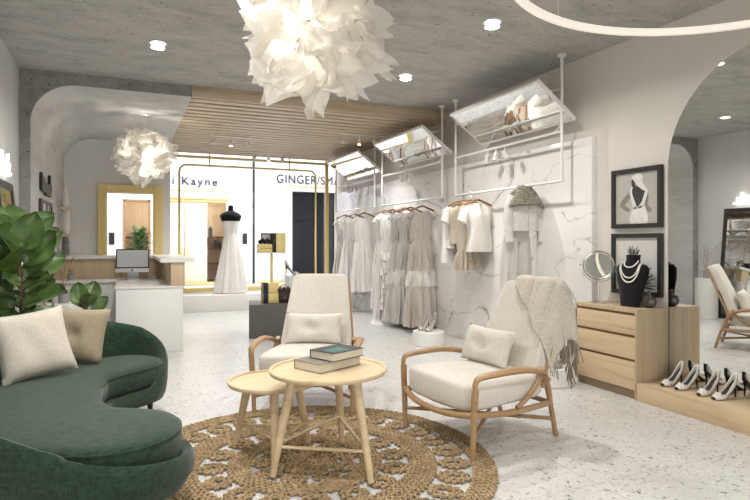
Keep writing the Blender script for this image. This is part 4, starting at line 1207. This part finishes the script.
def pillow_mb(w, h, th, tuft=False):
    b = MB()
    n = 17
    for s in (-1, 1):
        def f(u, v, s=s):
            a, c = u * 2 - 1, v * 2 - 1
            pa = a * (1 - .07 * (1 - c * c)); pc = c * (1 - .07 * (1 - a * a))
            hgt = th * ((1 - a ** 4) * (1 - c ** 4)) ** .55
            if tuft: hgt *= 1 - .55 * math.exp(-(a * a + c * c) * 14)
            hgt += .006 * math.sin(a * 7 + c * 3) * (1 - a * a) * (1 - c * c)
            return (pa * w, s * hgt, pc * h)
        b.grid(n, n, f)
    return b
a1, mmA, LA = armchair('plain cream armchair facing the coffee tables, with no throw on it', (1.25, 4.24, 0), R_(-27.5))
a2, mmB, LB = armchair('cream armchair with a fringed beige throw over its back', (1.89, 3.30, 0), R_(-84.3))
for (ch, loc, rz, lab) in ((a1, (0, 0, 0), R_(-27.5), 'small cream lumbar pillow on the plain armchair'), (a2, (0, 0, 0), R_(-84.3), 'small cream lumbar pillow on the armchair with the throw')):
    Mx = Matrix.Translation(ch.location) @ Matrix.Rotation(rz, 4, 'Z')
    p = Mx @ Vector((-.01 if ch is a1 else -.085, .535 if ch is a1 else .51, .595))
    o = pillow_mb(.25, .135, .06, True).build('lumbar_pillow', M['cream'], smooth=80)
    o.location = p; o.rotation_euler = (R_(-20), 0, rz)
    tag(o, lab, 'pillow', 'lumbar pillows on the armchairs')
# throw over armchair 2
t = thing('throw_blanket', 'beige knitted throw with long fringe draped over the armchair back', 'throw blanket', a2.location, R_(-84.3))
def thr(u, v):
    # u across the back (0 = inner edge, 1 = beyond the near edge), v from front hem over the top to the back hem
    x = -.10 + .43 * u
    front = .05 + .42 * u ** .9     # length hanging in front
    back = .50
    tot = front + .13 + back
    s = v * tot
    kink = .018 * math.sin(u * 11 + v * 3) + .008 * math.sin(u * 27)
    top = LA / 2 + .022
    sag = 0
    if s < front:
        z = top - (front - s); y = .068 + kink * .8 + .03 * math.sin(PI * (z / LA + .5)) * .6
    elif s < front + .13:
        q = (s - front) / .13; z = top + .03 * math.sin(PI * q) ; y = .068 - .136 * q + kink * .3
    else:
        z = top - (s - front - .13); y = -.075 - abs(kink) - .03 * (top - z)
    half = .325 * (1 - .12 * (z / (LA / 2) + 1))
    ex = max(0, x - (half - .01))
    xx = x - ex * .55
    return mmB @ Vector((xx + .02 * math.sin(v * 9 + u * 4) * u, y, z - ex * .35))
b = MB(); b.grid(26, 44, lambda u, v: tuple(thr(u, v)))
b.build('blanket', M['throw'], t, 80, solid=.008)
# side fall: cloth gathered over the near side
def side(u, v):
    p0 = thr(1.0, .06 + .62 * u)
    ox = min(1, v * 3) * .028 + .012 * math.sin(u * 17 + 1) * v
    drop = (.27 + .16 * u + .02 * math.sin(u * 13)) * v
    return (p0.x + ox, p0.y + .05 * v * (1 - u) + .03 * v, max(.46, p0.z - drop))
b = MB(); b.grid(26, 16, lambda u, v: side(u, v)); b.build('side_fall', M['throw'], t, 80, solid=.008)
b = MB(); random.seed(5)
for k in range(70):
    u = .35 + .65 * random.random(); p = Vector(side(u, 1.0)); L = random.uniform(.09, .15)
    if k % 3 == 0: p = Vector(side(1.0, random.uniform(.35, 1))); L *= .8
    dx = random.uniform(-.03, .03); dy = random.uniform(-.02, .03)
    b.tube([p, p + Vector((dx * .4, dy * .6, -L * .5)), p + Vector((dx, dy, -L))], .0035, 5)
for k in range(24):
    v = random.random(); p = thr(1.0, .02 + .3 * v)
for k in range(26):
    p = thr(k / 25, 1.0); b.tube([p, p + Vector((random.uniform(-.01, .01), 0, -.07)), p + Vector((random.uniform(-.02, .02), 0, -.14))], .003, 5)
b.build('fringe', M['fringe'], t, 60)

# ------------------------------------------------------------------ green curved sofa
t = thing('curved_sofa', 'dark green kidney-shaped sofa curling around the jute rug', 'sofa', (0, 0, 0))
sp_ = smooth_path([(-.06, 3.02, 0), (-.38, 3.24, 0), (-.53, 3.75, 0), (-.42, 4.32, 0), (-.02, 4.66, 0)], 10)
NS = len(sp_)
def hwid(s): return lerp_tab([(0, .375), (.25, .41), (.5, .42), (.75, .38), (1, .315)], s)
def outline(q, dz=0):
    """closed loop: outer side near->far, far cap, inner side far->near, near cap; q scales the half width"""
    L = []; kinds = []
    def fr(i):
        a = sp_[max(0, i - 1)]; c = sp_[min(NS - 1, i + 1)]; tt = (c - a).normalized()
        return sp_[i], tt, Vector((-tt.y, tt.x, 0))
    for i in range(NS):
        p, tt, n = fr(i); s = i / (NS - 1); L.append(p + n * hwid(s) * q); kinds.append(('o', s))
    p, tt, n = fr(NS - 1); 
    for k in range(1, 14):
        a = PI * k / 14; L.append(p + (n * math.cos(a) + tt * math.sin(a)) * hwid(1) * q); kinds.append(('f', k / 14))
    for i in range(NS - 1, -1, -1):
        p, tt, n = fr(i); s = i / (NS - 1); L.append(p - n * hwid(s) * q); kinds.append(('i', s))
    p, tt, n = fr(0)
    for k in range(1, 14):
        a = PI * k / 14; L.append(p + (-n * math.cos(a) - tt * math.sin(a)) * hwid(0) * q); kinds.append(('n', k / 14))
    return L, kinds
_, KI = outline(1)
def toph(kd):
    k, s = kd
    if k == 'o': return lerp_tab([(0, .43), (.1, .475), (.2, .55), (.35, .71), (.5, .82), (.7, .86), (.9, .80), (1, .74)], s)
    if k == 'f': return lerp_tab([(0, .74), (.35, .66), (.6, .54), (.85, .40), (1, .30)], s)
    if k == 'i': return .285
    return lerp_tab([(0, .285), (.2, .30), (.5, .335), (.75, .375), (1, .43)], s)
layers = []
for (q, kind) in ((.85, 'b0'), (.90, 'b1'), (.96, 'm1'), (1.0, 'm2'), (1.01, 't0'), (1.0, 't1'), (.965, 't2'), (.90, 't3'), (.86, 't4'), (.83, 'in')):
    L, _k = outline(q); ring_ = []
    for p, kd in zip(L, KI):
        h = toph(kd); 
        z = {'b0': .17, 'b1': .165, 'm1': .205, 'm2': .12 + (h - .12) * .5, 't0': h - .05, 't1': h - .018, 't2': h, 't3': h - .01, 't4': h - .05, 'in': .28}[kind]
        if kind in ('b0',): z = .17
        if kind == 't4': z = max(.28, h - .06)
        ring_.append((p.x, p.y, max(z, .11)))
    layers.append(ring_)
n = len(KI); b = MB(); vs = [p for r_ in layers for p in r_]; fs = []
for i in range(len(layers) - 1):
    for k in range(n):
        l = (k + 1) % n; fs.append((i * n + k, i * n + l, (i + 1) * n + l, (i + 1) * n + k))
b.add(vs, fs)
# underside and deck
inner = outline(.02)[0]
for (src, z) in ((layers[0], .17), (layers[-1], .28)):
    b.add(list(src) + [(p.x, p.y, z) for p in inner], [(k, (k + 1) % n, n + (k + 1) % n, n + k) for k in range(n)])
b.build('shell', M['green'], t, 60)
b = MB(); cl_ = []
for (q, z) in ((.80, .29), (.90, .30), (.93, .34), (.935, .39), (.92, .425), (.88, .443), (.78, .452), (.6, .458), (.35, .462), (.12, .464), (0, .464)):
    L, _k = outline(q)
    Lb, _k = outline(q if q < .7 else q - .0)
    rg_ = []
    for p, pb_, kd in zip(L, outline(q * .90)[0], KI):
        # outer side sits inside the back, inner side overhangs to the shell edge
        back = kd[0] == 'o' or (kd[0] == 'f' and kd[1] < .4)
        w = 1.0 if kd[0] == 'o' else (0 if kd[0] == 'i' else (max(0, min(1, 1.9 - kd[1] * 1.9)) if kd[0] == 'f' else min(1, kd[1] * 2.5)))
        P = pb_ * w + outline_full(q, kd) * (1 - w) if False else p.lerp(pb_, w)
        rg_.append((P.x, P.y, z))
    cl_.append(rg_)
vs = [p for r_ in cl_ for p in r_]; fs = []
for i in range(len(cl_) - 1):
    for k in range(n):
        l = (k + 1) % n; fs.append((i * n + k, i * n + l, (i + 1) * n + l, (i + 1) * n + k))
b.add(vs, fs); b.build('seat_cushion', M['green'], t, 60)
# piping
pp = [(p[0], p[1], p[2]) for p in cl_[3]]
MB().tube(cl_[4], .005, 6, closed=True).build('piping', M['green'], t)
for (x, y) in ((.17, 4.70), (-.2, 3.98 - .0), (-.78, 4.2), (-.05, 2.80), (-.78, 3.3), (.16, 3.1)):
    MB().tube([(x, y, .19), (x * 1.0, y, 0)], [.026, .015], 12).build('leg', M['dark_leg'], t)
def throw_pillow(loc, rz, lean, size, mat, label, roll=0, tuft=False):
    o = pillow_mb(size, size, .075, tuft).build('throw_pillow', mat, smooth=80)
    o.location = loc; o.rotation_euler = (R_(-lean), R_(roll), rz)
    tag(o, label, 'cushion', 'cushions on the green sofa')
throw_pillow((-.55, 4.28, .68), R_(26), 22, .225, M['cream2'], 'plain cream square cushion leaning in front of the beige one on the green sofa', -6)
throw_pillow((-.33, 4.66, .665), R_(-14), 20, .205, M['beige_f'], 'buttoned beige velvet square cushion half hidden behind the cream one', 4, True)

# ------------------------------------------------------------------ plants, vases, leaning mirror, neon
def fiddle(name, label, loc, hgt, n, spread, Lr, seed, zmin=.45, e0=.15):
    random.seed(seed)
    t = thing(name, label, 'plant', loc)
    MB().lathe([(.13, 0), (.17, .05), (.19, .33), (.195, .35), (.17, .35), (.16, .3), (0, .3)], seg=32).build('pot', M['potbasket'], t)
    MB().tube(smooth_path([(0, 0, .28), (.015, .01, hgt * .5), (-.01, .0, hgt)], 5), .014, 8).build('trunk', M['twig'], t)
    b = MB()
    for i in range(n):
        k = i / n; a = i * 2.4 + random.uniform(-.3, .3); e = e0 + 1.0 * k ** 1.5 + random.uniform(-.15, .15)
        z = zmin + (hgt - zmin) * k
        d = (math.cos(a) * math.cos(e), math.sin(a) * math.cos(e), math.sin(e))
        base = (.05 * math.cos(a), .05 * math.sin(a), z)
        b.tube([(0, 0, z - .04), base], .005, 5)
        L = Lr * random.uniform(.8, 1.15)
        upv = (Vector((0, 0, 1)) + Vector((.2, -1.0, .1)) * random.uniform(.3, 1.4) + Vector((random.uniform(-.3, .3), 0, 0))).normalized()
        leaf(b, base, d, L, L * .85, up=upv, droop=random.uniform(.05, .35), nu=12, nv=9, fold=.18, wav=.025)
    b.v = [(max(x, XL + .03 - loc[0]), y, z) for x, y, z in b.v]
    b.build('foliage', M['leaf'], t, 80)
    return t
fiddle('fiddle_leaf_fig', 'large fiddle-leaf fig with broad green leaves rising behind the sofa', (-.74, 5.02, 0), 1.42, 36, .4, .29, 4, .55)
fiddle('fiddle_leaf_fig', 'small fiddle-leaf fig with a few upright leaves peeking over the sofa back', (-.31, 5.45, 0), .84, 5, .3, .20, 9, .74, .9)

def twigs(b, n, H, spread, seed, r=.004, lean=(0, 0)):
    rnd = random.Random(seed)
    for i in range(n):
        a = rnd.random() * 2 * PI; p = Vector((0, 0, 0)); d = Vector((math.cos(a) * spread + lean[0], math.sin(a) * spread + lean[1], 1)).normalized()
        pts = [p.copy()]
        for k in range(9):
            d = (d + Vector((rnd.uniform(-.2, .2), rnd.uniform(-.2, .2), rnd.uniform(-.05, .08)))).normalized()
            p = p + d * H / 9; pts.append(p.copy())
            if k > 2 and rnd.random() < .6:
                e = (d + Vector((rnd.uniform(-.8, .8), rnd.uniform(-.8, .8), .1))).normalized(); q = [p.copy()]; pq = p.copy()
                for m_ in range(4):
                    e = (e + Vector((rnd.uniform(-.2, .2), rnd.uniform(-.2, .2), .08))).normalized(); pq = pq + e * H / 13; q.append(pq.copy())
                b.tube(q, [r * .6, r * .5, r * .4, r * .35, r * .25], 5)
        b.tube(pts, [r * (1 - .07 * k) for k in range(10)], 6)
t = thing('display_plinth', 'tall slim white round pillar plinth beside the leaning mirror', 'plinth', (-.6, 6.76, 0))
MB().lathe([(.175, 0), (.18, .005), (.18, .695), (.175, .7), (0, .7)], seg=40).build('body', M['pot'], t)
t = thing('twig_vase', 'small grey glass vase of thin bare twigs on the tall white pillar plinth', 'vase', (-.6, 6.76, .701))
MB().lathe([(.045, 0), (.05, .01), (.05, .13), (.044, .13), (.044, .02)], seg=24).build('glass', M['twigglass'], t)
b = MB(); twigs(b, 4, .58, .12, 3, .003); b.v = [(x, y, z + .02) for x, y, z in b.v]; b.build('twigs', M['twig'], t)
t = thing('twig_vase', 'tall floor vase of large curling branches standing behind the sofa', 'vase', (-.62, 5.95, 0))
MB().lathe([(.10, 0), (.15, .15), (.16, .4), (.10, .62), (.07, .7), (.06, .7), (.06, .6)], seg=32).build('vase_body', M['pot'], t)
b = MB(); twigs(b, 3, .8, .14, 8, .005, (-.08, .22)); b.v = [(x, y, z + .62) for x, y, z in b.v]; b.build('twigs', M['twig'], t)
# leaning black mirror
t = thing('leaning_mirror', 'tall black-framed mirror leaning against the white side wall', 'mirror', (-.85, 6.38, 0))
mm = Matrix.Translation((0, 0, 0)) @ Matrix.Rotation(math.atan2(-.20, 1.92), 4, 'Y')
hw, H = .37, 1.93
b = MB().span(-.03, .0, -hw, hw, 0, .07, 0, mm).span(-.03, 0, -hw, hw, H - .07, H, 0, mm).span(-.03, 0, -hw, -hw + .06, .07, H - .07, 0, mm).span(-.03, 0, hw - .06, hw, .07, H - .07, 0, mm).span(-.032, -.02, -hw + .01, hw - .01, .01, H - .01, 0, mm)
b.build('frame', M['black_frame'], t, 0)
MB().span(-.019, -.012, -hw + .05, hw - .05, .06, H - .06, 0, mm).build('mirror_glass', M['mirror'], t, 0)
# neon lettering on the side wall (reads from the room)
t = thing('neon_sign', 'glowing white looping neon script on the white side wall above the leaning mirror', 'neon sign', (XL, 6.02, 1.98))
def script(pts, z0, y0, sc):
    return smooth_path([(.03, y0 + a * sc, z0 + c * sc) for a, c in pts], 5)
b = MB(); x = 0
b.tube([(p.x, p.y, p.z) for p in script([(0, .1), (.5, 1.0), (.2, .1), (1.0, 1.5), (.8, .1), (1.6, .9), (1.3, 0), (2.1, .1), (2.2, 1.0), (1.9, .5), (2.7, .2), (3.2, 1.6), (2.9, .1), (3.8, .9), (3.5, .1), (4.3, .2)], 0, 0, .13)], .013, 6)
b.build('neon_tube', M['neon'], t)

# ------------------------------------------------------------------ lights
def area(loc, rot, sx, sy, e, col=(1, 1, 1), name='light'):
    L = bpy.data.lights.new(name, 'AREA'); L.shape = 'RECTANGLE'; L.size = sx; L.size_y = sy; L.energy = e; L.color = col
    o = bpy.data.objects.new(name, L); COL.objects.link(o); o.location = loc; o.rotation_euler = rot; return o
# unseen area light added to brighten the corridor and its facades
area((3, 15.0, 4.95), (0, 0, 0), 14, 2.6, 560, (1, .99, 1.0), 'added_corridor_light')
area((1.6, 19.6, 2.7), (0, 0, 0), 2.4, .8, 14, (1, .88, .74), 'added_shop_light')  # extra lamp without a fixture, added to warm the shop interior
wd = bpy.data.worlds.new('daylight'); S.world = wd; wd.use_nodes = True
bg = wd.node_tree.nodes['Background']; bg.inputs[0].default_value = (1.0, .99, .975, 1); bg.inputs[1].default_value = 3.0

# ------------------------------------------------------------------ camera
cam = bpy.data.cameras.new('camera'); co = bpy.data.objects.new('camera', cam); COL.objects.link(co)
co.location = (0, 0, 1.35); co.rotation_euler = (PI / 2, 0, -R_(23.67))
cam.sensor_width = 36; cam.lens = 36 * 568 / 750; cam.shift_y = -9 / 750; cam.clip_start = .05
S.camera = co
S.view_settings.view_transform = 'Standard'; S.view_settings.look = 'None'; S.view_settings.gamma = 1
S.view_settings.exposure = 0.0; S.view_settings.use_curve_mapping = False
S.cycles.use_denoising = True
S.cycles.max_bounces = 10; S.cycles.diffuse_bounces = 5; S.cycles.glossy_bounces = 5; S.cycles.transparent_max_bounces = 16
S.cycles.sample_clamp_indirect = 6; S.cycles.caustics_reflective = False; S.cycles.caustics_refractive = False
